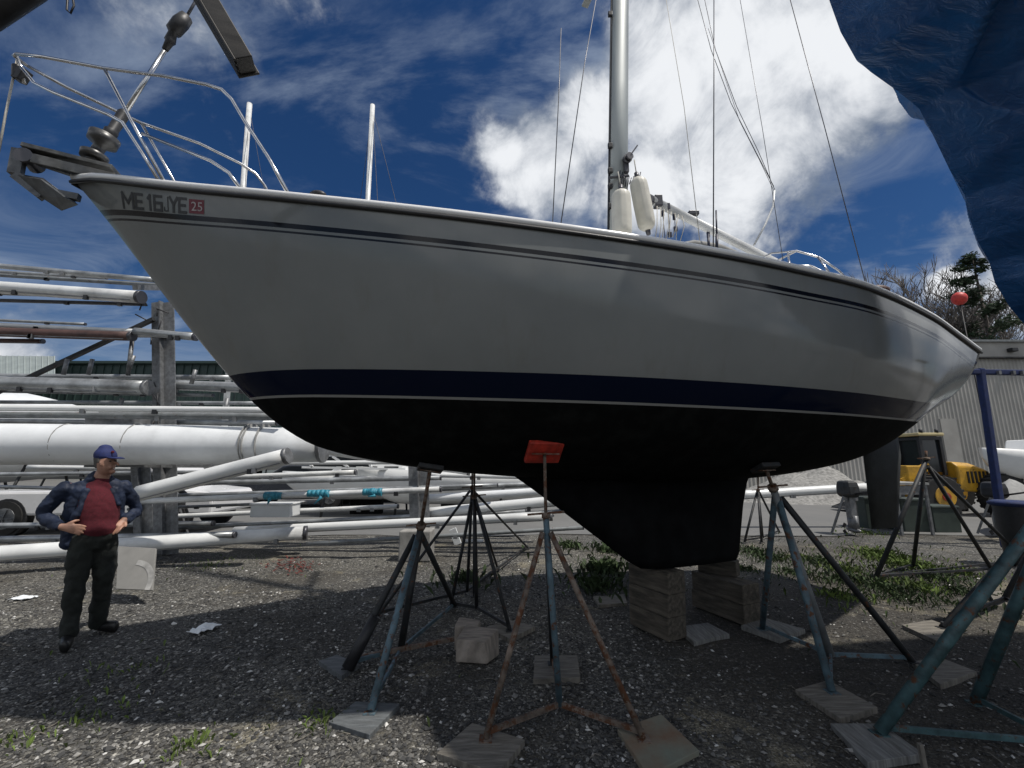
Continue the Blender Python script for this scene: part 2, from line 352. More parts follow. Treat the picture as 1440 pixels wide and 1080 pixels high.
# ================================================================== the sailboat on stands
def interp(tab, x):
    if x <= tab[0][0]: return tab[0][1]
    for k in range(len(tab) - 1):
        (x0, y0), (x1, y1) = tab[k], tab[k + 1]
        if x <= x1:
            ym = tab[k - 1] if k else (2 * x0 - x1, 2 * y0 - y1); yp = tab[k + 2] if k + 2 < len(tab) else (2 * x1 - x0, 2 * y1 - y0)
            m0 = (y1 - ym[1]) / (x1 - ym[0]); m1 = (yp[1] - y0) / (yp[0] - x0); h = x1 - x0; t = (x - x0) / h
            return (2*t**3-3*t*t+1)*y0 + (t**3-2*t*t+t)*h*m0 + (-2*t**3+3*t*t)*y1 + (t**3-t*t)*h*m1
    return tab[-1][1]
LB = 9.15
SHEER = [(0, 3.69), (.83, 3.47), (1.6, 3.305), (2.67, 3.165), (3.7, 3.085), (4.5, 3.05), (5.2, 3.03), (6.1, 3.03), (7.3, 3.0), (8.2, 2.96), (9.15, 2.93)]
BEAM = [(0, .0), (.25, .2), (.83, .52), (1.6, .9), (2.67, 1.26), (3.7, 1.47), (4.5, 1.55), (5.2, 1.56), (6.1, 1.49), (7.3, 1.25), (8.2, 1.01), (9.15, .74)]
KEELZ = [(0, 3.69), (.3, 3.33), (.58, 2.97), (.89, 2.575), (1.12, 2.30), (1.32, 2.08), (1.58, 1.86), (1.85, 1.715), (2.34, 1.60), (2.94, 1.52), (3.52, 1.47), (4.6, 1.42), (5.6, 1.42), (6.4, 1.47), (7.2, 1.58), (8.0, 1.78), (8.6, 1.97), (9.15, 2.14)]
PEXP = [(0, 1.1), (.8, 1.2), (1.6, 1.45), (2.6, 1.85), (3.7, 2.25), (5.2, 2.5), (7, 2.35), (9.15, 2.1)]
STRIPE = [(0, 2.09), (1.3, 2.07), (3.2, 2.005), (5.1, 1.975), (7, 1.99), (8, 2.03), (9.15, 2.11)]
def hull(x, t, side=1):            # t 0 sheer .. 1 keel line -> boat coords
    zs, zk, b, p = interp(SHEER, x), interp(KEELZ, x), interp(BEAM, x), interp(PEXP, x)
    a = t * math.pi / 2
    yy = b * math.cos(a) ** (2 / p) if t < 1 else 0.0
    z = zs - (zs - zk) * math.sin(a) ** (2 / p)
    w_ = max(0, (x - 7) / (LB - 7)); xx = x - .56 * (zs - z) * w_ ** 1.5
    return xx, yy * side, z
def hullW(x, t, side=1): return BW(*hull(x, t, side))
_cache = []
for i in range(184):
    for j in range(61):
        x = LB * i / 183; t = (j / 60) ** 1.0; p = hullW(x, t); _cache.append((*proj(p), x, t))
def hull_at(px, py):               # hull parameters seen at a pixel (port side)
    return min(_cache, key=lambda q: (q[0] - px) ** 2 + (q[1] - py) ** 2)[2:]
def hmat():
    m = bpy.data.materials.new('hull_paint'); m.use_nodes = True; g = NT(m.node_tree); b = m.node_tree.nodes['Principled BSDF']
    uv = g.n('ShaderNodeUVMap'); s = g.n('ShaderNodeSeparateXYZ'); g.l(uv.outputs[0], s.inputs[0]); below, rel = s.outputs[0], s.outputs[1]
    t = g.n('ShaderNodeTexCoord').outputs['Object']
    mp = g.n('ShaderNodeMapping'); mp.inputs['Scale'].default_value = (3, 3, .35); g.l(t, mp.inputs[0])
    st = g.noise(mp.outputs[0], 2.2, 8, .65); bl = g.noise(t, .9, 5, .6)
    base = g.mix(g.sstep(bl, .3, .7), (.19, .202, .2), (.225, .236, .232))
    base = g.mix(g.m('MULTIPLY', g.sstep(st, .5, .78), .38), base, (.17, .165, .145))
    def band(v, a, c, col_, base):
        k = g.m('MULTIPLY', g.m('GREATER_THAN', v, a), g.m('LESS_THAN', v, c)); return g.mix(k, base, col_)
    sx = g.n('ShaderNodeSeparateXYZ'); g.l(t, sx.inputs[0])
    cc = band(below, .180, .211, (.006, .006, .009), base)
    cc = band(below, .228, .241, (.012, .012, .016), cc)
    cc = g.mix(g.m('GREATER_THAN', sx.outputs[2], 10), cc, base)
    navy = band(rel, -10, .175, (.0045, .008, .022), cc)
    ln = band(rel, -10, .016, (.26, .26, .25), navy)
    an = g.mix(g.sstep(g.noise(t, 7, 7, .7), .4, .75), (.005, .0055, .0055), (.012, .013, .0125))
    cc = band(rel, -10, 0.0, (.01, .01, .01), ln); k = g.m('LESS_THAN', rel, 0.0); cc = g.mix(k, ln, an)
    g.l(cc, b.inputs['Base Color'])
    r = g.m('ADD', .05, g.m('MULTIPLY', st, .12)); r2 = g.m('ADD', g.m('MULTIPLY', k, .65), r); g.l(r2, b.inputs['Roughness'])
    kn = g.m('LESS_THAN', rel, .175); sp = g.m('SUBTRACT', .34, g.m('MULTIPLY', kn, .29)); g.l(sp, b.inputs['Specular IOR Level'])
    bn = g.n('ShaderNodeBump'); bn.inputs['Strength'].default_value = .06; bn.inputs['Distance'].default_value = .02
    g.l(g.noise(t, 1.6, 3, .5), bn.inputs['Height']); g.l(bn.outputs[0], b.inputs['Normal'])
    return m
boat = thing('sailboat', (BOW.x + 4.6 * AX.x, BOW.y + 4.6 * AX.y, 0), 'grey sailing yacht with navy boot stripe and black fin keel, propped up on stands', 'sailboat')
ROOT[boat.name] = boat.location.copy()
# hull
mb = MB(); NS, NTT = 110, 44; uvs = []; grid = {}
xsn = [LB * (i / NS) ** 1.15 for i in range(NS + 1)]
for side in (1, -1):
    for i, x in enumerate(xsn):
        for j in range(NTT + 1):
            t = j / NTT; p = hull(x, t, side)
            if side == -1 and j == NTT: grid[side, i, j] = grid[1, i, j]; continue
            grid[side, i, j] = len(mb.v); mb.v.append(BW(*p)); uvs.append((interp(SHEER, x) - p[2], p[2] - interp(STRIPE, x)))
for side in (1, -1):
    for i in range(NS):
        for j in range(NTT):
            q = (grid[side, i, j], grid[side, i, j + 1], grid[side, i + 1, j + 1], grid[side, i + 1, j])
            mb.f.append(q if side == 1 else q[::-1]); mb.smooth.append(True)
# transom
c0 = len(mb.v); zc = interp(SHEER, LB)
for j in range(NTT):
    a, b_, c_, d_ = grid[1, NS, j], grid[1, NS, j + 1], grid[-1, NS, j + 1], grid[-1, NS, j]
    mb.f.append((a, b_, c_, d_) if b_ != c_ else (a, b_, d_)); mb.smooth.append(False)
mb.uv = uvs
hullo = mb.build('hull', hmat(), boat)
# deck
def railpts(off=0.0, dz=0.0, side=1, x0=0.0, x1=LB, n=70):
    return [BW(x, side * max(0, interp(BEAM, x) - off), interp(SHEER, x) + dz) for x in [x0 + (x1 - x0) * i / n for i in range(n + 1)]]
mb = MB(); dk = []
for i in range(61):
    x = .02 + (LB - .03) * i / 60; b_ = max(.001, interp(BEAM, x) - .012); zs = interp(SHEER, x)
    dk.append([BW(x, b_ * (k / 4), zs - .004 + .07 * (1 - (k / 4) ** 2)) for k in range(-4, 5)])
vs = [p for r in dk for p in r]; mb.add(vs, [(i * 9 + k, (i + 1) * 9 + k, (i + 1) * 9 + k + 1, i * 9 + k + 1) for i in range(60) for k in range(8)], True)
mb.build('deck', M['white'], boat)
for side in (1, -1):
    mb = MB(); rings = []
    for i in range(91):
        x = LB * i / 90; b_ = interp(BEAM, x); zs = interp(SHEER, x)
        rings.append([BW(x, side * (b_ - .008 + .024 * math.cos(a)), zs + .004 + .024 * math.sin(a)) for a in [2 * math.pi * q / 12 for q in range(12)]])
    mb.loft(rings); mb.build('toe_rail', M['rail'], boat)
    mb = MB(); mb.tube([BW(x, side * (interp(BEAM, x) + .006), interp(SHEER, x) - .036) for x in [LB * i / 90 for i in range(91)]], .015, 6); mb.build('rubbing_strake', M['black'], boat)
# cabin trunk, coamings and wheel (mostly hidden from below)
mb = MB(); rings = []
for x, hw, z in ((2.7, .35, 3.2), (2.75, .55, 3.42), (3.6, .8, 3.55), (5.0, .92, 3.56), (6.2, .9, 3.55), (6.25, .9, 3.2)):
    rings.append([BW(x, s_ * hw * k, zz_) for s_, k, zz_ in ((-1, 1.06, 3.05), (-1, 1, z - .05), (-1, .85, z), (1, .85, z), (1, 1, z - .05), (1, 1.06, 3.05))])
mb.loft(rings, smooth=False); cab = mb.build('cabin_trunk', M['white'], boat, bevel=.02)
for x0 in (3.5, 4.3, 5.2):
    mb = MB(); mb.prism([BW(x0, 0, 3.3), BW(x0 + .55, 0, 3.3), BW(x0 + .5, 0, 3.43), BW(x0 + .05, 0, 3.43)], NN * .87, NN * .945); mb.build('cabin_window', M['glass'], cab)
for side in (1, -1):
    mb = MB(); mb.loft([[BW(x, side * hw, z0), BW(x, side * (hw - .05), z1), BW(x, side * (hw - .2), z1), BW(x, side * (hw - .22), z0)] for x, hw, z0, z1 in ((6.3, 1.0, 3.0, 3.36), (7.4, .92, 3.0, 3.28), (8.6, .7, 2.96, 3.2))], smooth=False)
    mb.build('cockpit_coaming', M['white'], boat, bevel=.015)
# keel, skeg-less rudder
def foil(x0, x1, th, z, n=10):
    pts = []
    for k in range(n): u = k / (n - 1); pts.append((x0 + (x1 - x0) * u, th * (1.48 * math.sqrt(u) * (1 - u) + .15 * (1 - u)) if 0 < u < 1 else 0.002))
    return [BW(a, b_, z) for a, b_ in pts] + [BW(a, -b_, z) for a, b_ in reversed(pts)]
mb = MB(); mb.loft([foil(3.35, 6.25, .20, 1.56), foil(3.62, 6.14, .16, 1.38), foil(3.95, 6.06, .14, 1.15), foil(4.3, 6.0, .13, .9), foil(4.6, 5.95, .13, .68), foil(4.75, 5.9, .11, .60)])
mb.build('keel', M['anti'], boat)
def c2b(px, py, off=0): q = toB(cl(px, py, off)); return q[0], q[2]
ra, rb, rc_, rd = c2b(1214, 640), c2b(1264, 622), c2b(1262, 738), c2b(1226, 744)
mb = MB(); mb.loft([foil(ra[0], rb[0], .05, 2.0), foil(ra[0], rb[0], .05, ra[1]), foil(rd[0], rc_[0], .035, rd[1])]); mb.build('rudder', mat('rudder_antifouling', (.03, .034, .034), .7, 0, .4, 5), boat)
# name strip letters on the bow
def surf(x, below, side=1, out=.0015):
    lo, hi = 0.0, 1.0
    for _ in range(24):
        t = (lo + hi) / 2
        if interp(SHEER, x) - hull(x, t)[2] < below: lo = t
        else: hi = t
    p = hullW(x, t, side); q = hullW(x + .02, t, side); r_ = hullW(x, min(1, t + .02), side)
    nrm = (r_ - p).cross(q - p).normalized()
    if nrm.dot(NN * side) < 0: nrm = -nrm
    return p + nrm * out
def xb(px, py):
    x, t = hull_at(px, py); return x, interp(SHEER, x) - hull(x, t)[2]
def text_on_hull(s, name, m, x0, b0, h, xlen, out=.002, spacing=1.0, slope=0.0):
    cu = bpy.data.curves.new(name, 'FONT'); cu.body = s; cu.size = 1; cu.resolution_u = 3; cu.space_character = spacing; cu.offset = .002
    to = bpy.data.objects.new('tmp', cu); col.objects.link(to); dg = bpy.context.evaluated_depsgraph_get()
    me = bpy.data.meshes.new_from_object(to.evaluated_get(dg)); bpy.data.objects.remove(to)
    bm_ = bmesh.new(); bm_.from_mesh(me); bmesh.ops.triangulate(bm_, faces=bm_.faces); bm_.to_mesh(me); bm_.free()
    w_ = max(v.co.x for v in me.vertices); hh = .7
    for v in me.vertices:
        u = v.co.x / w_; p = surf(x0 + u * xlen, b0 + slope * u - v.co.y / hh * h, 1, out); v.co = p - boat.location
    me.materials.append(m); o = bpy.data.objects.new(name, me); col.objects.link(o); o.parent = boat; return o
xA, bA = xb(171, 297); xB, bB = xb(263, 300)
# coarse search refined: letters stand just above the cove stripe
LX0, LX1 = xA, xB
def xat(px, below):
    lo, hi = .05, 3.0
    for _ in range(30):
        x = (lo + hi) / 2
        if proj(surf(x, below))[0] < px: lo = x
        else: hi = x
    return x
def letters(s, p0, p1, h=.082, b=.165):
    a, c_ = xat(p0, b), xat(p1, b); return text_on_hull(s, 'registration_letters', M['letter'], a, b, h, c_ - a)
GL = {'M': [(0, 0, 0, 1), (0, 1, .5, .35), (.5, .35, 1, 1), (1, 1, 1, 0)], 'E': [(0, 0, 0, 1), (0, 1, 1, 1), (0, .5, .85, .5), (0, 0, 1, 0)], '1': [(.6, 0, .6, 1), (.6, 1, .1, .8)],
      '6': [(1, 1, 0, 1), (0, 1, 0, 0), (0, 0, 1, 0), (1, 0, 1, .52), (1, .52, 0, .52)], 'J': [(1, 1, 1, 0), (1, 0, 0, 0), (0, 0, 0, .25)], 'Y': [(0, 1, .5, .48), (1, 1, .5, .48), (.5, .5, .5, 0)]}
mb = MB()
for ch, p0, p1 in (('M', 173, 187), ('E', 191, 200), ('1', 208, 213), ('6', 217, 227), ('J', 231, 236), ('Y', 239, 249), ('E', 252, 261)):
    xa, xc = xat(p0, .13), xat(p1, .13); hh = .082; th = .0085 if ch != 'J' else .0035
    for k_, (u0, v0, u1, v1) in enumerate(GL[ch]):
        du, dv_ = (u1 - u0) * (xc - xa), (v1 - v0) * hh; L = math.hypot(du, dv_); nx, ny = -dv_ / L * th, du / L * th; ex, ey = du / L * th, dv_ / L * th; vs = []
        for i in range(6):
            t_ = i / 5; x = xa + u0 * (xc - xa) + du * t_ + ex * (2 * t_ - 1); h = v0 * hh + dv_ * t_ + ey * (2 * t_ - 1)
            for s_ in (-1, 1): vs.append(surf(x + nx * s_, .166 - (h + ny * s_), 1, .002 + .0004 * k_))
        mb.add(vs, [(2 * i, 2 * i + 1, 2 * i + 3, 2 * i + 2) for i in range(5)])
mb.build('registration_letters', M['letter'], boat)
def patch(name, m, p0, p1, b0, b1, out, rel=None):
    a, c_ = xat(p0, b1), xat(p1, b1); mb = MB(); vs = [surf(a + (c_ - a) * i / 6, bb, 1, out) for bb in (b0, b1) for i in range(7)]
    mb.add(vs, [(i, i + 1, 8 + i, 7 + i) for i in range(6)], True); return mb.build(name, m, boat)
patch('registration_sticker', mat('red_sticker', (.15, .012, .025), .5, 0, .1, 30), 266, 287, .082, .168, .0025)
a, c_ = xat(269, .16), xat(285, .16); text_on_hull('25', 'sticker_number', mat('pale_vinyl', (.4, .36, .36), .5), a, .152, .055, c_ - a, .004)

# ---- bow: roller, anchor, pulpit, furler
mb = MB()
tip, rt = cl(38, 232), cl(170, 246)
mb.beam(cl(40, 212), cl(165, 243), .16, .035); mb.beam(cl(44, 222, .075), cl(160, 250, .075), .012, .075); mb.beam(cl(44, 222, -.075), cl(160, 250, -.075), .012, .075)
mb.build('bow_roller', mat('dull_cast_aluminium', (.13, .13, .125), .45, .6, .3, 14, dirt=.4), boat, bevel=.006)
mb = MB(); c = cl(42, 226); mb.tube([c - NN * .07, c, c + NN * .07], [.055, .038, .055], 14); mb.build('roller_wheel', M['wire'], boat)
anchor = mat('galvanised_anchor', (.14, .145, .15), .5, .5, .3, 16, dirt=.4)
mb = MB(); mb.beam(cl(30, 218), cl(118, 247), .028, .05); mb.beam(cl(28, 212), cl(22, 244), .03, .06)
pl = [cl(18, 240), cl(66, 243), cl(58, 262), cl(66, 272), cl(108, 276), cl(112, 284), cl(78, 287), cl(90, 296), cl(60, 277), cl(24, 254)]
for k in (-1, 1):
    mb.add([cl(24, 246), cl(60, 252, .13 * k), cl(92, 276, .17 * k), cl(108, 286, .02 * k), cl(88, 295, .02 * k), cl(60, 277), cl(30, 258)], [(0, 1, 5), (1, 2, 5), (2, 3, 4), (2, 4, 5), (0, 5, 6)])
mb.beam(cl(24, 248), cl(60, 276), .035, .05); mb.beam(cl(58, 268), cl(110, 278), .03, .035)
ao = mb.build('anchor', anchor, boat); so_ = ao.modifiers.new('t', 'SOLIDIFY'); so_.thickness = .012
S1 = .40
pul = MB()
def mirror(p): x, o_, z = toB(p); return BW(x, -o_, z)
noz = cl(22, 76, .0)
toprail = [cl(24, 76, .05), cl(60, 80, .14), cl(146, 96, .27), cl(230, 107, .36), cl(290, 119, .45), cl(312, 126, .49), cl(326, 140, .52), cl(345, 172, .58), cl(378, 222, .69), cl(405, 272, .80)]
for f_ in (lambda p: p, mirror): pul.tube([f_(p) for p in toprail], .0125, 8)
pul.tube([toprail[0], cl(19, 78), mirror(toprail[0])], .0125, 8)
midr = [cl(30, 95, .05), cl(48, 117, .12), cl(75, 130, .2), cl(152, 161, .32), cl(172, 172, .36), cl(200, 215, .42), cl(222, 252, .47)]
mid2 = [cl(200, 188, .42), cl(296, 226, .58), cl(322, 243, .63), cl(338, 265, .67)]
leg = [cl(147, 97, .27), cl(185, 170, .37), cl(230, 254, .49)]
for f_ in (lambda p: p, mirror):
    for q in ((midr, mid2, leg) if f_(leg[0]) == leg[0] else (leg,)): pul.tube([f_(p) for p in q], .0115, 8)
pul.tube([cl(22, 77), cl(30, 95), cl(34, 117)], .012, 8)
po = pul.build('pulpit', M['steel'], boat)
mb = MB(); mb.box(cl(31, 106), (.06, .07, .10), Matrix.Rotation(R(20), 3, 'Y')); mb.tube([cl(24, 93), cl(24, 110)], .03, 10); mb.build('bow_light', M['black'], po, bevel=.006)
mb = MB(); mb.tube([cl(24, 84), cl(8, 160), cl(-6, 235)], .008, 6); mb.build('hanging_line', M['rope'], boat)
# furler: the foil leans aft along the forestay
FS0 = c2b(128, 232); FS1 = c2b(236, 62); FSt = (4.85, 13.6)
def fsp(px, py): return cl(px, py)
fu = MB(); fu.tube([fsp(176, 158), fsp(236, 64)], .0165, 10); fo = fu.build('furler_foil', M['steel'], boat)
mb = MB(); mb.tube([fsp(131, 224), fsp(133.5, 217), fsp(135, 214), fsp(141, 206), fsp(143, 202), fsp(148, 192)], [.08, .085, .04, .04, .09, .095], 20); mb.tube([fsp(128, 228), fsp(130, 224)], [.03, .05], 12)
mb.build('furler_drum', mat('furler_drum_metal', (.10, .10, .10), .4, .6, .3, 12, dirt=.4), boat)
mb = MB(); mb.tube([fsp(150, 197), fsp(157, 184), fsp(159, 183), fsp(174, 160), fsp(176, 157)], [.045, .045, .035, .04, .03], 12); mb.build('furler_swivel', M['black'], boat)
mb = MB(); mb.tube([fsp(232, 70), fsp(238, 60), fsp(239, 58), fsp(243, 46), fsp(244, 44), fsp(254, 32), fsp(262, 24)], [.022, .03, .04, .03, .055, .06, .05], 8); mb.build('halyard_swivel', M['black'], boat)
mb = MB(); mb.tube([fsp(262, 24), fsp(283, -12)], .012, 6); mb.tube([fsp(283, -12), BW(4.9, 0, 14.0)], .004, 5); mb.build('forestay', M['wire'], boat)
# mast with its fittings
mT = cl(872, 0); mB = cl(869, 330); mbx = toB(mB); mtx = toB(mT)
rk = (mtx[0] - mbx[0]) / (mtx[2] - mbx[2])
def mastp(z, dx=0, off=0): return BW(mbx[0] + rk * (z - mbx[2]) + dx, off, z)
mm = MB(); rings = []
for z in (3.15, 6, 9, 12, 14.2):
    rings.append([mastp(z, .115 * math.cos(a) * (1 if math.cos(a) < 0 else 1), .072 * math.sin(a)) for a in [2 * math.pi * k / 24 for k in range(24)]])
mm.loft(rings); masto = mm.build('mast', M['alu'], boat)
mm = MB(); mm.beam(mastp(3.3, -.118, .0), mastp(14.1, -.118, 0), .022, .02); mm.build('mast_track', M['black'], masto)
for zp in (205, 262, 240, 290, 20):
    mm = MB(); q = cl(858, zp, .03); mm.box(q, (.05, .04, .06)); mm.build('mast_fitting', M['black'], masto, bevel=.006)
mm = MB(); q = cl(880, 226, .09); mm.tube([q, q + NN * .05], [.045, .05], 14); mm.tube([q + NN * .05, q + NN * .09], [.035, .042], 14); mm.beam(q + NN * .08, q + NN * .08 + Vector((.09, 0, .13)), .02, .012); mm.box(q + Vector((0, 0, -.09)), (.05, .05, .12)); mm.build('winch', M['wire'], masto)
mm = MB(); 
for k in range(10): mm.tube([cl(872 + 3.2 * k, 250 - 2 * abs(5 - k), .1) + Vector((0, 0, .0)), cl(870 + 3 * k, 262 + 3 * math.sin(k * 2.2), .1)], .006, 5)
mm.tube([cl(856, 250, .08), cl(884, 247, .1)], .014, 6); mm.build('mast_band', M['wire'], masto)
mm = MB(); sp = 8.4
mm.beam(mastp(sp, 0, -1.0), mastp(sp, 0, 1.0), .1, .03); mm.build('spreader', M['alu'], boat)
# boom
b0, b1 = cl(918, 282, .0), cl(1108, 378, .0)
bd = (b1 - b0).normalized()
mm = MB(); rings = []
for k, tt in enumerate((0, 1)):
    c = b0.lerp(b1, tt * 1.12); up = Vector((0, 0, 1)); rings.append([c + NN * .04 * math.cos(a) + up * .058 * math.sin(a) for a in [2 * math.pi * q / 14 for q in range(14)]])
mm.loft(rings); boom = mm.build('boom', M['white_alu'], boat)
mm = MB(); mm.beam(cl(890, 268), cl(922, 284), .06, .09); mm.box(cl(925, 284), (.09, .09, .14)); mm.build('gooseneck', M['wire'], boom, bevel=.01)
for (a_, b_) in (((932, 300), (936, 345)), ((948, 305), (950, 322)), ((996, 330), (997, 352)), ((940, 290), (942, 330))):
    mm = MB(); mm.box(cl(*a_, .03), (.03, .03, .07)); mm.tube([cl(*a_, .03), cl(*b_, .06)], .005, 5); mm.box(cl(*b_, .06), (.04, .025, .06)); mm.build('rope_block', M['bin'], boom, bevel=.006)
mm = MB()
for k in range(8):
    x0 = 924 + 5 * k; mm.tube([cl(x0, 290 + k * 2, .05), cl(x0 + 4 * math.sin(k * 3), 318, .07), cl(x0 - 3, 338 + 5 * math.sin(k), .1)], .005, 5)
mm.build('mainsheet_tackle', M['rope'], boom)
mm = MB(); mm.box(cl(975, 300, .0), (.12, .06, .05)); mm.build('boom_fitting', M['wire'], boom, bevel=.006)
# standing and running rigging: each wire down to the deck or boom
def wire(name, pts, r=.0045, m='wire'):
    mm = MB(); mm.tube(pts, r, 6); return mm.build(name, M[m], boat)
chp = lambda px, py, o_: cl(px, py, o_)
def chain(px, py): x, t = hull_at(px, py); return hullW(x, 0.0) - NN * .06
hd = mastp(8.35, 0, 1.0); 
wire('shroud', [chain(783, 322), cl(786, 130, 1.36), cl(789, 40, 1.2)], .0035)
wire('shroud', [chain(797, 324), cl(822, 90, 1.25), cl(838, 0, 1.12)], .004)
wire('shroud', [cl(1003, 362, 1.42), cl(1004, 100, 1.25), cl(1004, 0, 1.15)], .0045)
tb = cl(1008, 352, 1.42)
mm = MB(); mm.tube([cl(1008, 358, 1.42), cl(1008, 330, 1.42)], .011, 8); mm.tube([cl(1008, 330, 1.42), cl(1007, 296, 1.4)], .006, 6); mm.tube([cl(997, 352, 1.42), cl(996, 330, 1.4)], .01, 8); mm.build('turnbuckle', M['bin'], boat)
wire('topping_lift', [cl(980, -5, 0), cl(1000, 70, 0), cl(1028, 145, 0), cl(1060, 208, 0), cl(1088, 262, 0)], .004)
wire('halyard', [cl(990, -5, 0), cl(1006, 70, 0), cl(1036, 150, 0), cl(1066, 212, 0), cl(1090, 268, 0)], .004)
wire('halyard', [cl(996, 40, 0), cl(1040, 170, 0), cl(1068, 225, 0), cl(1090, 272, 0)], .003)
wire('boom_strop', [cl(1089, 268, 0), cl(1087, 290, 0), cl(1076, 316, 0), cl(1060, 345, 0)], .013, 'white')
wire('flag_halyard', [cl(936, -5, .6), cl(962, 150, .8), cl(985, 348, 1.3)], .003, 'rope')
wire('flag_halyard', [cl(1040, -5, .5), cl(1072, 180, .6), cl(1102, 372, .8)], .003)
wire('backstay', [cl(1218, 402, .35), cl(1160, 180, .2), cl(1110, -5, .1)], .0055)
# stern rail
mm = MB(); ra_ = [cl(1055, 372, .3), cl(1085, 356, .45), cl(1120, 353, .6), cl(1152, 362, .75), cl(1180, 381, .85), cl(1200, 402, .95)]
mm.tube(ra_, .011, 8); mm.tube([ra_[2], mirror(ra_[2])], .011, 8); mm.tube([mirror(p) for p in ra_], .011, 8); mm.tube([cl(1098, 372, .6), cl(1140, 374, .75), cl(1175, 390, .85), cl(1195, 404, .95)], .010, 8)
mm.tube([cl(1108, 354, .6), cl(1112, 385, .8)], .010, 8); mm.tube([cl(1150, 361, .75), cl(1172, 392, .9)], .01, 8)
mm.build('stern_rail', M['steel'], boat)
# low gear on the side deck
mm = MB(); mm.tube([cl(948, 345, 1.3), cl(975, 343, 1.3), cl(1010, 349, 1.3), cl(1060, 366, 1.3)], [.012, .03, .035, .015], 8); mm.build('coiled_line', M['canvas'], boat)
mm = MB(); mm.ell(cl(447, 274, .75), .06, .035, .03); mm.build('deck_cleat', M['black'], boat)
for px in (1232,):
    mm = MB(); mm.ell(cl(1234, 408, 1.1), .12, .06, .05); mm.build('covered_winch', M['brown'], boat)

# fenders hung at the mast
def fender(p0, p1, r, label):
    p0, p1 = Vector(p0), Vector(p1); t = thing('fender', p1, label, 'fender', 'fenders hung at the mast'); ROOT[t.name] = t.location.copy()
    d = (p0 - p1); mm = MB(); n_ = 20; rings = []; L = d.length; dn = d.normalized(); u = dn.cross(Vector((0, 1, 0))).normalized(); v = dn.cross(u)
    for s_, rr in ((0, .35), (.03, .62), (.07, .86), (.12, .97), (.2, 1), (.5, 1.02), (.8, 1), (.88, .97), (.93, .86), (.97, .62), (1, .35)):
        rings.append([p1 + dn * L * s_ + (u * math.cos(a) + v * math.sin(a)) * r * rr * (1 + .02 * math.cos(a * 10)) for a in [2 * math.pi * k / 40 for k in range(40)]])
    mm.loft(rings); mm.build('fender_body', M['fender'], t)
    mm = MB(); mm.tube([p0 - dn * .02, p0 + dn * .06], [.03, .022], 10); mm.build('fender_eye', M['wire'], t); mm = MB(); mm.tube([p1 - dn * .05, p1 + dn * .02], [.022, .03], 10); mm.build('fender_eye', M['wire'], t)
    mm = MB(); mm.tube([p0 + dn * .05, p0 + Vector((-.02, 0, .22))], .006, 6); mm.build('fender_line', M['rope'], t)
fender(cl(873, 268, .26), cl(875, 336, .26), .1, 'cream ribbed fender hanging upright against the foot of the mast')
fender(cl(896, 250, .2), cl(911, 324, .2), .094, 'cream fender tilted outward beside the upright one and behind it')

# ================================================================== jack stands, boards and blocks
def foot(px, py): return onZ(px, py, .03)
def stand(label, feet, apex, top, mats, r=.021, centre=True, pad=None, braces=True, root_at=None, colors=None, group='boat stands propping the hulls'):
    fs = [foot(*f) if len(f) == 2 else Vector(f) for f in feet]; cx = sum((f for f in fs), Vector()) / len(fs)
    if root_at: cx = Vector(root_at)
    ap = onY(apex[0], apex[1], cx.y) if len(apex) == 2 else Vector(apex)
    t = thing('boat_stand', (cx.x, cx.y, .02), label, 'boat stand', group); ROOT[t.name] = t.location.copy()
    for i, f in enumerate(fs):
        mb = MB(); k = (f - ap).normalized(); out = Vector((f.x - ap.x, f.y - ap.y, 0)).normalized()
        mb.tube([ap + out * .035 - k * .0, f], r, 10); mb.box(f - Vector((0, 0, .004)), (.075, .075, .008)); mb.build('leg', M[(colors or [mats] * 9)[i]], t)
        if braces:
            c = Vector((cx.x, cx.y, .05)); mb = MB(); mb.beam(f + Vector((0, 0, .03)), c, .018, .03); mb.build('brace', M[mats], t)
    mb = MB(); bottom = Vector((cx.x, cx.y, .04)) if centre else ap - Vector((0, 0, .35))
    mb.tube([bottom, ap + (Vector(top) - ap).normalized() * .1], r * 1.15, 10); mb.build('centre_pipe', M[(colors or [mats] * 9)[-1]], t)
    d = (Vector(top) - ap).normalized(); q = ap + d * .1
    mb = MB(); mb.tube([q, Vector(top)], r * .62, 8); mb.build('screw_post', M['rust_st'], t)
    mb = MB(); mb.tube([q - d * .01, q + d * .03], r * 1.7, 6); mb.beam(q + d * .015 - Vector((.13, 0, 0)), q + d * .015 + Vector((.13, 0, .02)), .014, .014); mb.build('screw_handle', M['rust_st'], t)
    if pad:
        n_, m_, sx, sy = pad; n_ = Vector(n_).normalized(); u = AX.copy(); v = n_.cross(u).normalized(); u = v.cross(n_); mt = Matrix((u, v, n_)).transposed()
        mb = MB(); mb.box(Vector(top) + n_ * .012, (sx, sy, .04), mt); mb.build('top_pad', m_, t, bevel=.008)
        mb = MB(); mb.beam(Vector(top) - n_ * .012 - u * sx * .38, Vector(top) - n_ * .012 + u * sx * .38, .05, .008); mb.build('pad_bracket', M['rust_st'], t)
    return t
def hullpt(px, py, out=.035):
    x, t = hull_at(px, py); p = hullW(x, t); q = hullW(x + .03, t); r_ = hullW(x, min(1, t + .02)); n_ = (r_ - p).cross(q - p).normalized()
    if n_.dot(NN) < 0: n_ = -n_
    return p + n_ * out, -n_
pA, nA = hullpt(765, 630)
stand('rusty boat stand with a red painted pad, front and middle under the hull', [(683, 1038), (905, 1038), (777, 932)], (768, 748), pA, 'rust_st', r=.019, pad=(-NN * .75 + Vector((0, 0, .66)), M['red'], .27, .19), colors=['rust_st', 'rust_st', 'dark_st', 'blue_st'])
pB, nB = hullpt(606, 655)
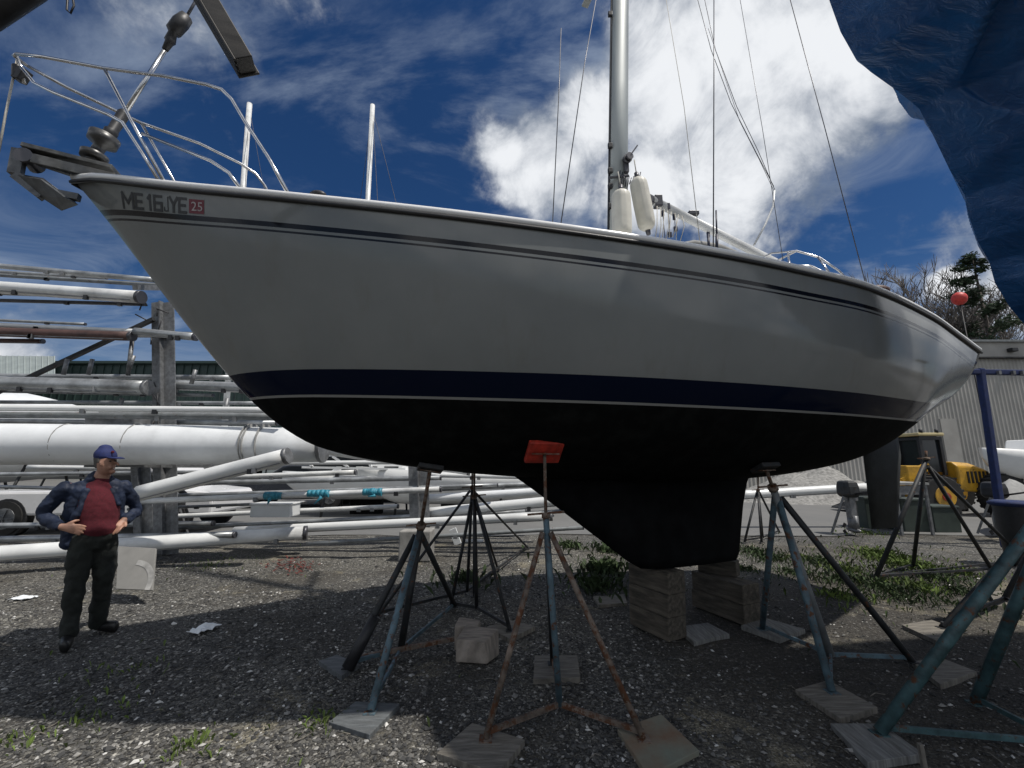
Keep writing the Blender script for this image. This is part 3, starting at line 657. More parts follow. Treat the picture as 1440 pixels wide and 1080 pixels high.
stand('faded blue boat stand with one black boot, left of the red padded stand', [(521, 1000), (489, 938), (640, 852)], (590, 752), pB, 'blue_st', r=.026, pad=(nB, M['dark_st'], .2, .15), colors=['blue_st', 'dark_st', 'dark_st', 'dark_st'])
mb = MB(); f1 = foot(489, 940); ap = onY(590, 752, f1.y + .3); mb.tube([f1, f1.lerp(ap, .36)], [.05, .042], 12)
tag(mb.build('rubber_sleeve', M['black'], origin=f1), 'black rubber sleeve pulled over the left leg of the faded blue stand', 'sleeve')
def farhull(xs_, t): return hullW(xs_, t, -1)
stand('thin black boat stand with four visible struts behind the faded blue stand', [(634, 852), (717, 886), (667, 838)], (667, 705), cl(667, 662, -.6) , 'dark_st', r=.019, pad=((0, .3, 1), M['block'], .22, .18))
stand('black boat stand farthest back on the left, its leg reaching behind the blue stand', [(531, 866), (742, 770), (700, 800)], (664, 690), cl(664, 655, -1.0), 'dark_st', r=.017, pad=((0, .3, 1), M['block'], .2, .18), root_at=(-.55, 5.6, .03))
pE, nE = hullpt(1072, 655)
stand('blue grey boat stand behind the keel with a wide board under its near leg', [(1170, 972), (1072, 884), (1283, 930)], (1092, 700), pE, 'blue_st', r=.026, pad=(nE, M['dark_st'], .2, .15), colors=['blue_st', 'blue_st', 'dark_st', 'grey_st'])
stand('slim black boat stand seen through the gap between keel and rudder', [(1047, 762), (1071, 762), (1096, 748)], (1066, 690), cl(1066, 655, -1.0), 'dark_st', r=.022, pad=((0, .3, 1), M['block'], .2, .16))
stand('teal boat stand in the right foreground under the tarp covered boat', [(1236, 1030), (1372, 988), (1560, 1040)], (1520, 660), (3.75, 2.72, 2.3), 'teal_st', r=.034, pad=((0, 0, 1), M['block'], .26, .2), colors=['teal_st'] * 4, root_at=(3.1, 2.72, .03))
stand('black boat stand with a leg standing on a pale board, right of the rudder', [(1284, 797), (1396, 803), (1445, 790)], (1303, 656), onY(1302, 634, 6.3), 'dark_st', r=.026, root_at=(5.05, 6.3, .03))
stand('black boat stand beside the navy bin with its top out of view under the tarp', [(1325, 882), (1432, 800), (1470, 870)], (1500, 690), (5.7, 4.3, 2.6), 'dark_st', r=.026, pad=((0, 0, 1), M['block'], .24, .2))

boards = [([(614, 1060), (664, 1017), (738, 1041), (700, 1088)], 'ply', 'weathered plywood square under the left foot of the red padded stand'),
 ([(868, 1026), (930, 1005), (983, 1056), (912, 1092)], 'plyg', 'green and rust stained plywood under the right foot of the red padded stand'),
 ([(752, 922), (812, 922), (816, 953), (750, 956)], 'ply', 'plywood square under the rear foot of the red padded stand'),
 ([(462, 1016), (500, 987), (562, 990), (520, 1034)], 'rubber_pad', 'dark wet looking board under the near foot of the faded blue stand'),
 ([(448, 930), (474, 921), (506, 934), (480, 951)], 'rubber_pad', 'dark board under the black sleeve of the faded blue stand'),
 ([(684, 882), (715, 872), (753, 881), (717, 899)], 'ply', 'small board under the right foot of the thin black stand'),
 ([(1118, 970), (1165, 957), (1234, 995), (1182, 1011)], 'ply', 'pale square board under the near leg of the blue grey stand'),
 ([(1042, 880), (1075, 869), (1132, 885), (1096, 899)], 'ply2', 'grey board under the left leg of the blue grey stand'),
 ([(952, 882), (995, 876), (1026, 892), (976, 904)], 'ply2', 'grey board lying loose in front of the keel blocks'),
 ([(1168, 1018), (1240, 1018), (1299, 1061), (1220, 1073)], 'ply2', 'grey board under the near foot of the teal stand'),
 ([(1282, 931), (1320, 924), (1374, 945), (1322, 963)], 'ply', 'board under the right leg of the blue grey stand, behind the teal stand'),
 ([(1268, 879), (1310, 872), (1348, 885), (1316, 901)], 'ply', 'pale board under the black stand leg behind the teal stand'),
 ([(1390, 832), (1450, 829), (1462, 849), (1402, 852)], 'ply', 'pale board on the gravel at the right edge near the navy bin'),
 ([(834, 839), (878, 836), (882, 848), (842, 851)], 'ply', 'short plank lying left of the keel blocks')]
for c4, m_, lab in boards:
    p = [onZ(x, y, .02) for x, y in c4]; zz_ = max(gz(q.x, q.y) for q in p)
    zz_ = max(min(zz_ + .002, .02), -.006); mb = MB(); mb.hexa([Vector((q.x, q.y, zz_ - .012)) for q in p][::-1] + [Vector((q.x, q.y, .024)) for q in p][::-1])
    tag(mb.build('plywood_board', M[m_], bevel=.003), lab, 'board', 'plywood boards under the stands')
# timber cribbing under the keel
def timber(c, L, w_, h, ang, lab, m_='block'):
    mb = MB(); mb.box((0, 0, h / 2), (L, w_, h)); o = mb.build('timber_block', M[m_], bevel=.008, origin=(0, 0, 0)); o.location = c; o.rotation_euler = (0, 0, ang); return tag(o, lab, 'timber', 'timber blocks under the keel')
a1 = math.atan2(4.2 - 4.64, 1.42 - 1.18); c1_ = Vector((1.30, 4.42, 0)) + Vector((math.cos(a1 + math.pi / 2), math.sin(a1 + math.pi / 2), 0)) * .13
for k, nm in enumerate(('bottom', 'middle', 'top')): timber((c1_.x + .01 * (k - 1), c1_.y + .008 * k, .0 + .195 * k), .5, .24 , .193, a1 + .02 * (k - 1), nm + ' timber of the block stack under the front of the keel')
a2 = math.atan2(4.9 - 5.5, 2.4 - 2.13)
c2_ = Vector((2.30, 4.95, 0))
for k, nm in enumerate(('bottom', 'middle', 'top')): timber((c2_.x + .012 * (k - 1), c2_.y + (.12 if k == 2 else 0), .0 + .19 * k), .66 if k < 2 else .4, .25 if k < 2 else .16, .188 if k < 2 else .16, a2 - .02 * k + (.5 if k == 2 else 0), nm + ' timber of the block stack under the back of the keel')
# rough chunk and plank by the blue stand
p = onZ(668, 930, 0)
mb = MB(); mb.hexa([p + Vector(v) for v in ((-.16, -.02, 0), (.1, -.06, 0), (.2, .12, 0), (-.12, .2, 0), (-.16, 0, .17), (.08, -.05, .16), (.19, .13, .2), (-.1, .2, .21))]); mb.hexa([p + Vector(v) for v in ((-.2, .2, 0), (.0, .16, 0), (.02, .34, 0), (-.18, .36, 0), (-.2, .2, .2), (.0, .16, .19), (.02, .34, .2), (-.18, .36, .22))][:8])
tag(mb.build('wood_chunk', mat('split_weathered_wood', (.3, .26, .22), .9, 0, .3, 6, bump=.8, stretch=(1, 6, 1)), bevel=.012), 'chunky weathered wood offcut lying beside the red padded stand', 'wood block')
mb = MB(); a_, b_ = onZ(498, 926, .05), onZ(664, 893, .09); mb.beam(a_, b_, .035, .03); tag(mb.build('steel_bar', M['rust_st']), 'long rusty bar lying from the faded blue stand to the wood chunk', 'bar')
mb = MB(); rr = random.Random(21)
for k in range(260):
    y = rr.uniform(2.2, 7.5); x = rr.uniform(-1.1, 1.1) * y; L = rr.uniform(.03, .14); a = rr.random() * 3.14; z_ = gz(x, y) + .008
    mb.tube([(x, y, z_), (x + L * math.cos(a) * .5, y + L * math.sin(a) * .5, z_ + rr.uniform(0, .012)), (x + L * math.cos(a + .3), y + L * math.sin(a + .3), z_)], rr.uniform(.0015, .004), 4)
tag(mb.build('twigs', M['ply']), 'small dead twigs and splinters scattered over the gravel', 'twigs', kind='stuff')
mb = MB(); a_ = onZ(1301, 1085, 0); mb.beam(a_, a_ + Vector((-.005, 0, .13)), .022, .022); tag(mb.build('wooden_stake', M['ply'], bevel=.003), 'short pale stake standing at the bottom edge near the teal stand', 'stake')

# ================================================================== the man
CL = bpy.data.textures.new('cloth_folds', 'CLOUDS'); CL.noise_scale = .11; CL.noise_depth = 3
def body(name, chains, m_, parent, vox=.011, sm=6):
    mb = MB()
    for pts in chains:
        raw = [(Vector(p), a, b) for p, a, b in pts]; pts = []
        for i in range(len(raw) - 1):
            p0, p1, p2, p3 = raw[max(i - 1, 0)], raw[i], raw[i + 1], raw[min(i + 2, len(raw) - 1)]
            for k in range(5 if len(raw) > 2 else 1):
                t_ = k / 5; cr = lambda a, b, c, d: .5 * ((2 * b) + (c - a) * t_ + (2 * a - 5 * b + 4 * c - d) * t_ * t_ + (3 * b - a - 3 * c + d) * t_ ** 3)
                pts.append((cr(p0[0], p1[0], p2[0], p3[0]), cr(p0[1], p1[1], p2[1], p3[1]), cr(p0[2], p1[2], p2[2], p3[2])))
        pts.append(raw[-1])
        rings = []; n_ = 28
        for i, (p, rx, ry) in enumerate(pts):
            p = Vector(p); d = (Vector(pts[min(i + 1, len(pts) - 1)][0]) - Vector(pts[max(i - 1, 0)][0])).normalized()
            ref = Vector((0, 1, 0)) if abs(d.y) < .85 else Vector((1, 0, 0))
            v = (ref - d * ref.dot(d)).normalized(); u = v.cross(d)
            rings.append((p, d, u, v, rx, ry))
        def ringp(p, u, v, rx, ry): return [TF @ (p + u * rx * math.cos(a) + v * ry * math.sin(a)) for a in [2 * math.pi * k / n_ for k in range(n_)]]
        out = []; p, d, u, v, rx, ry = rings[0]; mr = min(rx, ry)
        for q in (.15, .55, .85): out.append(ringp(p - d * mr * math.sqrt(1 - q * q) * .7, u, v, rx * q, ry * q))
        for (p, d, u, v, rx, ry) in rings: out.append(ringp(p, u, v, rx, ry))
        mr = min(rx, ry)
        for q in (.85, .55, .15): out.append(ringp(p + d * mr * math.sqrt(1 - q * q) * .7, u, v, rx * q, ry * q))
        mb.loft(out)
    o = mb.build(name, m_, parent)
    r_ = o.modifiers.new('remesh', 'REMESH'); r_.mode = 'VOXEL'; r_.voxel_size = vox; r_.use_smooth_shade = True
    if sm: s_ = o.modifiers.new('smooth', 'SMOOTH'); s_.iterations = sm; s_.factor = .5
    if name in ('jacket', 'trousers', 'jumper'):
        d_ = o.modifiers.new('folds', 'DISPLACE'); d_.texture = CL; d_.strength = .05 if name != 'jumper' else .02; d_.mid_level = .5; d_.texture_coords = 'LOCAL'
    return o
P0 = onZ(120, 902, 0); fw = Vector((-P0.x, -P0.y, 0)).normalized(); rt_ = Vector((-fw.y, fw.x, 0))   # fw: towards the camera, rt_: image right
if rt_.x < 0: rt_ = -rt_
SHX = -.105
TF = Matrix(((rt_.x, -fw.x, SHX * rt_.x, P0.x), (rt_.y, -fw.y, SHX * rt_.y, P0.y), (0, 0, 1, 0), (0, 0, 0, 1)))   # local x = right, y = away, z = up
man = thing('person', P0, 'older man in blue cap, navy jacket and maroon jumper standing with hands on hips', 'person'); ROOT[man.name] = man.location.copy()
HD = Vector((.105, -.03, 1.585))
LS, RS = (-.145, 0, 1.375), (.235, .03, 1.37)
LE, RE = (-.315, .10, 1.13), (.335, .14, 1.13)
LW, RW = (-.165, -.12, 1.035), (.245, -.035, 1.045)
LH, RH = (-.02, -.09, .99), (-.0, -.06, .96)
hipz = .93
def hand(W_, dirv, down, side):
    W_ = Vector(W_); d = Vector(dirv).normalized(); dn = (Vector(down) - d * Vector(down).dot(d)).normalized(); ch = []
    pm = W_ + d * .075
    ch.append([(W_ - d * .02, .028, .022), (W_ + d * .03, .036, .02), (pm, .042, .019)])
    for k, (L, o_) in enumerate(((.072, -.033), (.080, -.011), (.074, .011), (.058, .032))):
        b_ = pm + dn * o_; t1 = b_ + (d * .9 + dn * o_ * 4) .normalized() * L * .55; t2 = t1 + (d + dn * (.25 + o_ * 4) + Vector((0, .35, 0))).normalized() * L * .5
        ch.append([(b_ - d * .01, .0105, .0105), (t1, .0095, .0095), (t2, .0082, .0082)])
    th = W_ + d * .03 - dn * .035; ch.append([(th, .014, .013), (th - dn * .03 + d * .03 + Vector((0, .01, 0)), .012, .012), (th - dn * .04 + d * .055 + Vector((0, .025, 0)), .010, .010)])
    return ch
hx, hy = HD.x, HD.y
bodyc = [[((.05, .02, .95), .12, .09), ((.055, .0, 1.1), .12, .09), ((.05, .02, 1.25), .12, .08), ((.05, .02, 1.37), .13, .08)],
  [((.06, .02, 1.38), .065, .06), ((.09, .0, 1.5), .058, .058)],
  [((hx - .005, hy + .01, 1.52), .055, .068), ((hx, hy, 1.57), .072, .085), ((hx, hy + .01, 1.64), .077, .095), ((hx, hy + .02, 1.69), .06, .075)],
  [(LS, .055, .055), (LE, .033, .033), (LW, .028, .025)], [(RS, .055, .055), (RE, .033, .033), (RW, .028, .025)],
  [((-.03, 0, .88), .06, .07), ((-.075, -.02, .5), .035, .038), ((-.11, -.0, .09), .028, .03)], [((.11, .03, .88), .06, .07), ((.105, .06, .5), .035, .038), ((.075, .235, .09), .028, .03)],
  # nose, chin, ears (head turned to the right of the picture)
  [((hx + .068, hy - .055, 1.605), .009, .010), ((hx + .089, hy - .066, 1.575), .013, .013)], [((hx + .045, hy - .04, 1.515), .028, .026), ((hx + .058, hy - .045, 1.512), .018, .018)],
  [((hx - .035, hy - .078, 1.60), .012, .008), ((hx - .032, hy - .082, 1.57), .010, .007)], [((hx + .03, hy - .078, 1.555), .02, .012), ((hx + .045, hy - .07, 1.55), .016, .012)]]
bodyc += hand(LW, (.95, -.12, -.30), (-.3, 0, -1), -1) + hand(RW, (-.35, -.35, -.5), (-.7, 0, -.6), 1)
body('body', bodyc, M['skin'], man, .008, 2)
eye = mat('eye', (.02, .02, .02), .2)
for a_ in ((hx + .066, hy - .066, 1.612), (hx + .03, hy - .092, 1.61)): mb = MB(); mb.ell(TF @ Vector(a_), .011, .008, .006); mb.build('eye', eye, man)
body('hair', [[((hx - .055, hy + .02, 1.56), .03, .06), ((hx - .055, hy + .02, 1.64), .035, .08)], [((hx - .045, hy - .06, 1.6), .018, .012), ((hx - .04, hy - .06, 1.64), .02, .014)]], mat('grey_hair', (.12, .11, .10), .9), man, .009, 2)
body('cap', [[((hx - .005, hy + .01, 1.652), .087, .104), ((hx - .005, hy + .01, 1.69), .082, .096), ((hx - .005, hy + .012, 1.73), .055, .066)]], M['cap'], man, .008, 3)
brd = Vector((.74, -.67, 0)); brs = Vector((.67, .74, 0)); mb = MB(); top_ = []
for z_ in (0, -.008):
    for k in range(15):
        a = -math.pi / 2 + math.pi * k / 14; q = Vector((hx, hy, 0)) + brd * (.07 + .085 * math.cos(a)) + brs * .078 * math.sin(a); q.z = 1.664 - .022 * math.cos(a) - .012 * abs(math.sin(a)) + z_; top_.append(TF @ q)
mb.add(top_, [tuple(range(15)), tuple(reversed(range(15, 30)))] + [(k, 15 + k, 15 + (k + 1) % 15, (k + 1) % 15) for k in range(15)]); mb.build('cap_brim', M['cap'], man)
mb = MB(); mb.ell(TF @ Vector((hx + .045, hy - .082, 1.695)), .018, .006, .014); mb.build('cap_badge', M['maroon'], man)
body('jumper', [[((.06, -.02, .985), .148, .135), ((.06, -.02, 1.08), .15, .122), ((.06, -.02, 1.2), .152, .128), ((.06, -.0, 1.33), .14, .105), ((.075, .0, 1.42), .075, .065)]], M['maroon'], man, .010, 5)
body('trousers', [[((.045, 0, .985), .145, .122), ((.045, .0, .90), .158, .13), ((.045, .0, .86), .12, .12)],
  [((-.03, 0, .90), .098, .112), ((-.055, -.015, .7), .088, .095), ((-.075, -.02, .5), .072, .076), ((-.095, -.0, .28), .066, .068), ((-.11, .0, .09), .063, .07)],
  [((.115, .02, .90), .092, .11), ((.115, .04, .7), .085, .093), ((.105, .06, .5), .074, .08), ((.09, .15, .28), .068, .074), ((.075, .235, .09), .066, .075)]], M['trouser'], man, .011, 3)
mb = MB(); mb.loft([[TF @ Vector((.055 + .153 * math.cos(a), -.005 + .135 * math.sin(a), z_)) for a in [2 * math.pi * k / 28 for k in range(28)]] for z_ in (.975, 1.005)]); mb.build('belt', M['shoe'], man)
body('jacket', [[(LS, .066, .07), ((-.24, .05, 1.26), .06, .062), (LE, .053, .055), ((-.25, .01, 1.08), .05, .05), ((-.185, -.10, 1.04), .045, .043)],
  [(RS, .07, .072), ((.29, .08, 1.26), .056, .06), (RE, .05, .054), ((.30, .05, 1.085), .047, .047), ((.262, -.015, 1.05), .045, .043)],
  [((-.09, .07, .86), .085, .06), ((-.085, .06, 1.05), .09, .08), ((-.085, .03, 1.25), .075, .10), ((-.05, .02, 1.37), .08, .09)],
  [((.185, .09, 1.0), .05, .07), ((.195, .06, 1.18), .055, .09), ((.185, .03, 1.33), .065, .09), ((.15, .03, 1.40), .06, .08)],
  [((.05, .14, .92), .16, .05), ((.05, .13, 1.15), .17, .06), ((.05, .09, 1.35), .15, .07), ((.07, .06, 1.45), .08, .05)],
  [((-.02, -.075, 1.34), .03, .03), ((-.055, -.10, 1.2), .03, .03), ((-.10, -.07, 1.08), .03, .03)], [((.16, -.06, 1.34), .025, .028), ((.20, -.07, 1.2), .022, .03)],
  [((.0, -.02, 1.43), .035, .05), ((.05, .06, 1.47), .05, .03), ((.14, .02, 1.44), .03, .045)], [((-.13, .02, .86), .06, .06), ((-.12, .0, 1.0), .06, .06)]], mat('navy_jacket', (.008, .017, .045), .7, 0, .25, 10, bump=.6, bscale=14), man, .010, 3)
for xs_, fr in (((-.115, -.02, .04), (-.12, -.19, .035)), ((.075, .24, .04), (.20, .14, .035))):
    a_, b_ = Vector(xs_), Vector(fr); m1 = a_.lerp(b_, .5) + Vector((0, 0, .012))
    body('shoe', [[((a_.x, a_.y + .03, .05), .045, .045), (tuple(m1), .05, .045), ((b_.x, b_.y, .042), .054, .036)], [((a_.x, a_.y, .08), .045, .045), ((a_.x, a_.y, .11), .04, .042)]], M['shoe'], man, .009, 2)

# ================================================================== neighbouring boat under a blue tarp
def tarp_mat():
    m = bpy.data.materials.new('blue_tarpaulin'); m.use_nodes = True; g = NT(m.node_tree); b = m.node_tree.nodes['Principled BSDF']; out = m.node_tree.nodes['Material Output']
    t = g.n('ShaderNodeTexCoord').outputs['Object']
    c = g.ramp(g.noise(t, 2.5, 8, .65), [(.3, (.010, .06, .19)), (.7, (.022, .12, .33))])
    g.l(c, b.inputs['Base Color']); b.inputs['Roughness'].default_value = .22
    mp = g.n('ShaderNodeMapping'); mp.inputs['Rotation'].default_value = (R(0), R(-42), R(0)); mp.inputs['Scale'].default_value = (1.2, 5, 5); g.l(t, mp.inputs[0])
    bn = g.n('ShaderNodeBump'); bn.inputs['Strength'].default_value = .55; bn.inputs['Distance'].default_value = .04; g.l(g.noise(mp.outputs[0], 2.2, 7, .6, .8), bn.inputs['Height']); g.l(bn.outputs[0], b.inputs['Normal'])
    tr = g.n('ShaderNodeBsdfTranslucent'); tr.inputs['Color'].default_value = (.03, .15, .40, 1); g.l(bn.outputs[0], tr.inputs['Normal'])
    mx = g.n('ShaderNodeMixShader'); mx.inputs[0].default_value = .16; g.l(b.outputs[0], mx.inputs[1]); g.l(tr.outputs[0], mx.inputs[2]); g.l(mx.outputs[0], out.inputs[0])
    return m
edge_px = [(1120, -140, 2.25), (1145, -60, 2.3), (1166, 0, 2.35), (1182, 45, 2.4), (1203, 82, 2.45), (1224, 101, 2.5), (1262, 128, 2.55), (1292, 152, 2.62), (1312, 190, 2.68), (1336, 240, 2.75), (1357, 275, 2.82), (1361, 300, 2.86), (1375, 340, 2.92), (1391, 368, 2.98), (1399, 398, 3.02), (1420, 432, 3.06), (1442, 458, 3.1), (1475, 480, 3.15)]
E3 = [onY(*e) for e in edge_px]
tb_ = thing('covered_boat', (4.2, 3.0, 0), 'boat wrapped in a creased blue tarpaulin overhanging the top right corner', 'covered boat'); ROOT[tb_.name] = tb_.location.copy()
DD = Vector((1, .12, 0)).normalized(); DN = Vector((.12, -1, 0)).normalized()
def tarp_pt(u, s, side):
    k = u * (len(E3) - 1); i = min(int(k), len(E3) - 2); f = k - i; e = E3[i].lerp(E3[i + 1], f)
    wz = .55 + .55 * max(0, min(1, (e.z - 2.3) / 2.2)); wd = wz * (1 - math.exp(-s / .6)) if side > 0 else .35 * wz * (1 - math.exp(-s / 2.2))
    p = e + DD * s + DN * side * wd
    q = Vector((p.x * 1.2 + p.z * .5, side * 3, p.z * 1.2 - p.x * .9)); a = noise.noise(q * 1.1) ; rg = 1 - abs(noise.noise(Vector((p.x * .35 - p.z * .35, (p.z + p.x * .85) * 2.3 + side, p.y * .3)) * 1.1)) * 2
    rg2 = 1 - abs(noise.noise(Vector((p.x * .9 - p.z * .9, p.z * 6 + p.x * 5.5, 4)))) * 2
    fold = .16 * a + .34 * max(0, rg) ** 2 + .07 * max(0, rg2) ** 1.5
    ph = (p.z + p.x * .8) * 4.2 + 1.6 * noise.noise(Vector((p.x * .8, p.z * .8, 11 + side))); pf = abs((ph % 1.0) * 2 - 1)
    msk = max(0, min(1, .6 + 1.6 * noise.noise(Vector((p.x * 1.1 - p.z * .4, p.z * .7, 23)))))
    fold += .11 * pf ** 1.6 * msk
    k_ = min(1, s / .3) * (1 if side > 0 else .35)
    p += DN * side * fold * k_
    p.z += -.05 * k_ * a
    return p
mb = MB(); NU, NSS = 320, 130
for side in (1, -1):
    vs = [tarp_pt(i / NU, 5.0 * (j / NSS) ** 1.7, side) for i in range(NU + 1) for j in range(NSS + 1)]
    fs = [(i * (NSS + 1) + j, i * (NSS + 1) + j + 1, (i + 1) * (NSS + 1) + j + 1, (i + 1) * (NSS + 1) + j) for i in range(NU) for j in range(NSS)]
    mb.add(vs, fs if side > 0 else [f[::-1] for f in fs], True)
top_ = [[tarp_pt(0, 5.0 * (j / NSS) ** 1.7, 1).lerp(tarp_pt(0, 5.0 * (j / NSS) ** 1.7, -1), k / 6) + Vector((0, 0, .12 * math.sin(math.pi * k / 6))) for k in range(7)] for j in range(NSS + 1)]
mb.add([p for r in top_ for p in r], [(j * 7 + k, j * 7 + k + 1, (j + 1) * 7 + k + 1, (j + 1) * 7 + k) for j in range(NSS) for k in range(6)], True)
tp = mb.build('tarpaulin', tarp_mat(), tb_)
mb = MB(); rings = []
for s in (1.1, 1.5, 2.2, 3.2, 4.0, 5.0):
    w_ = .42 * (1 - math.exp(-s / .8)); e0 = E3[-1] + DD * s; e1 = E3[2] + DD * (s + .15)
    rings.append([e1 + DN * w_ * 1.7, e0.lerp(e1, .55) + DN * w_ * 1.5, e0 + DN * w_ + Vector((0, 0, .03)), e0 - Vector((0, 0, .12)) * min(1, s), e0 - DN * w_ + Vector((0, 0, .03)), e0.lerp(e1, .55) - DN * w_ * 1.5, e1 - DN * w_ * 1.7])
mb.loft(rings); mb.build('hull', mat('dark_hull_paint', (.015, .018, .03), .5), tb_)
for k, px in ((0, 1250), (1, 1330)):
    pass
# dark extrusion and line ends hanging into the top of the view
mb = MB(); a_, b_ = onY(346, 92, 1.9), onY(228, -110, 1.75); d = (b_ - a_).normalized(); b_ = a_ + d * 3.2
mb.beam(a_, b_, .10, .085); sx = d.cross(Vector((0, 0, 1))).normalized(); sy = sx.cross(d)
for o_ in (-.045, -.015, .02, .048): mb.beam(a_ + sy * -.046 + sx * o_ - d * .004, b_ + sy * -.046 + sx * o_, .012, .012)
mb.beam(a_ + sx * .056 - d * .01, b_ + sx * .056, .012, .11)
tag(mb.build('spar_extrusion', M['darkspar'], bevel=.004), 'dark ribbed metal spar slanting into the top edge above the bow rail', 'spar')
mb = MB(); mb.tube([onY(-120, 70, 1.5), onY(-20, 22, 1.5), onY(48, -16, 1.5), onY(90, -60, 1.5)], [.06, .055, .045, .04], 12)
tag(mb.build('padded_spar', M['black']), 'black rounded spar end crossing the top left corner', 'spar')
mb = MB(); mb.tube([onY(104, -80, 1.6), onY(102, -6, 1.6), onY(104, 8, 1.6), onY(99, 19, 1.6), onY(94, 14, 1.6), onY(95, -4, 1.6), onY(98, -80, 1.6)], .0045, 6)
tag(mb.build('rope_loop', M['black']), 'thin black rope loop dangling from the top edge near the bow rail', 'rope')

# ================================================================== rack of masts on the left
def spar(p0, p1, r, m_, label, ends=True, taper=None, name='stored_mast', cat='mast', fl=1.25, group='masts and booms stored on the rack'):
    a_, b_ = onY(*p0), onY(*p1); mb = MB(); n_ = 9
    pts = [a_.lerp(b_, i / n_) + Vector((0, 0, .0)) for i in range(n_ + 1)]
    rs_ = [r * (1 if not taper else (1 - (1 - taper) * max(0, (i / n_ - .6) / .4))) for i in range(n_ + 1)]
    mb.tube(pts, rs_, 16)
    t = thing(name, (a_ + b_) / 2 - Vector((0, 0, r)), label, cat, group); ROOT[t.name] = t.location.copy()
    mb.build('tube', M[m_], t)
    d = (b_ - a_).normalized()
    if m_ != 'wrap': mb = MB(); o_ = Vector((0, -r * .62, -r * .76)); mb.beam(a_ + o_, b_.lerp(a_, .03) + o_, r * .2, r * .16); mb.build('sail_track', M['galv'], t)
    mb = MB(); mb.tube([b_ - d * min(r, .1) * .4, b_ + d * min(r, .08) * .3], rs_[-1] * 1.04, 16)
    mb.build('end_fitting', M['wire' if r < .12 and m_ != 'white' else 'galv'], t)
    rr = random.Random(int(p0[1] * 7 + p1[0])); L = (b_ - a_).length
    for k in range(0 if m_ == 'wrap' else 2):
        q = a_.lerp(b_, rr.uniform(.35, .95)); mb = MB(); mb.box(q + Vector((0, -r * .7, -r * .9)), (.07, .05, min(.08, r * 1.4))); mb.build('fitting', M[rr.choice(('black', 'galv'))], t)
    return t
rackD = 8.0
rk_ = thing('mast_rack', (onY(232, 780, 8).x, 8, 0), 'grey steel rack with tall posts and arms holding rows of masts', 'rack'); ROOT[rk_.name] = rk_.location.copy()
def post(px, pyt, D, w_, z0=0):
    t = onY(px, pyt, D); mb = MB()
    b0_ = onY(px + 3, 790, D); b0_.z = 0
    for o_ in (-w_ / 2, w_ / 2): v_ = Vector((o_, 0, 0)); mb.beam(b0_ + v_, t + v_, .02, w_ * .9)
    mb.beam(b0_ + Vector((0, .01, 0)), t + Vector((0, .01, 0)), w_ - .02, .02); return mb.build('post', M['galv'], rk_)
post(229, 425, 8.0, .23); post(197, 645, 8.6, .2); post(-260, 400, 8.0, .27); post(588, 655, 8.4, .2)
for (y_, x0, x1) in ((404, 190, 232), (470, 150, 292), (548, 130, 250), (592, 120, 260), (653, 120, 300)):
    mb = MB(); a_, b_ = onY(x0, y_, 7.5), onY(x1, y_ + 1, 8.3); mb.beam(a_, b_, .09, .10); mb.build('arm', M['galv'], rk_)
for q in (((-60, 578, 7.9), (216, 449, 7.9)), ((196, 655, 8.7), (240, 745, 8.7)), ((160, 605, 8.4), (265, 700, 8.4))):
    mb = MB(); mb.beam(onY(*q[0]), onY(*q[1]), .07, .07); mb.build('diagonal_brace', M['dark_st'], rk_)
for k, (x, y, h_) in enumerate(((186, 478, 50), (95, 505, 22), (130, 505, 22), (172, 560, 22), (188, 500, 18), (275, 520, 20), (320, 560, 30))):
    mb = MB(); mb.tube([onY(x, y, 7.7), onY(x - 6, y + h_, 7.7)], .035, 8); mb.build('stanchion', M['galv'], rk_)
rr = random.Random(5)
for k in range(16):
    mb = MB()
    x = rr.uniform(188, 240); y = rr.choice([415, 440, 480, 540, 560, 590]) + rr.uniform(-8, 8); mb.tube([onY(x, y, 7.6), onY(x + rr.uniform(-18, 18), y + rr.uniform(6, 26), 7.6)], .012, 5); mb.build('lashing', M['black'], rk_)
spar((-90, 366, 7.6), (219, 394, 7.6), .05, 'lalu', 'thin grey mast lying on the very top of the rack')
spar((-90, 381, 8.2), (330, 408, 8.2), .04, 'grey_st', 'slim dull mast behind the top one on the rack')
spar((-90, 398, 7.5), (198, 418, 7.5), .115, 'white_alu', 'white mast with black end fitting near the top of the rack')
spar((-90, 420, 7.7), (204, 428, 7.7), .035, 'wire', 'dark thin pole just under the white top mast')
spar((-90, 453, 7.6), (190, 466, 7.6), .045, 'white_alu', 'pale thin pole above the brown mast')
spar((-90, 464, 7.5), (186, 473, 7.5), .085, 'brown', 'brown mast lying on the second arm of the rack')
spar((190, 466, 7.5), (275, 474, 7.5), .07, 'lalu', 'short grey spar end poking past the rack post')
spar((-90, 536, 7.6), (208, 545, 7.6), .13, 'lalu', 'thick grey mast below the green building roofline')
spar((236, 541, 8.3), (420, 548, 8.3), .10, 'lalu', 'grey mast stub right of the rack post beside the hull')
spar((-90, 573, 7.3), (400, 577, 7.3), .055, 'white', 'bright white mast just above the big wrapped tube')
spar((-90, 583, 7.5), (400, 586, 7.5), .06, 'grey_st', 'dark grey mast under the bright white one')
spar((-90, 624, 7.2), (455, 626, 7.6), .345, 'wrap', 'very thick white wrapped tube spanning the middle of the rack', taper=.85, name='wrapped_mast')
BT = [o for o in col.objects if o.name.startswith('wrapped_mast')][0]
for px in (-20, 96, 193, 350, 354, 372):
    q0, q1 = onY(-90, 624, 7.2), onY(455, 626, 7.6); q = onY(px, 624, 7.2 + .4 * (px + 90) / 545); dd = (q1 - q0).normalized(); mb = MB(); mb.tube([q - dd * .006, q + dd * .006], .349, 32); mb.build('strap', M['canvas'], BT)
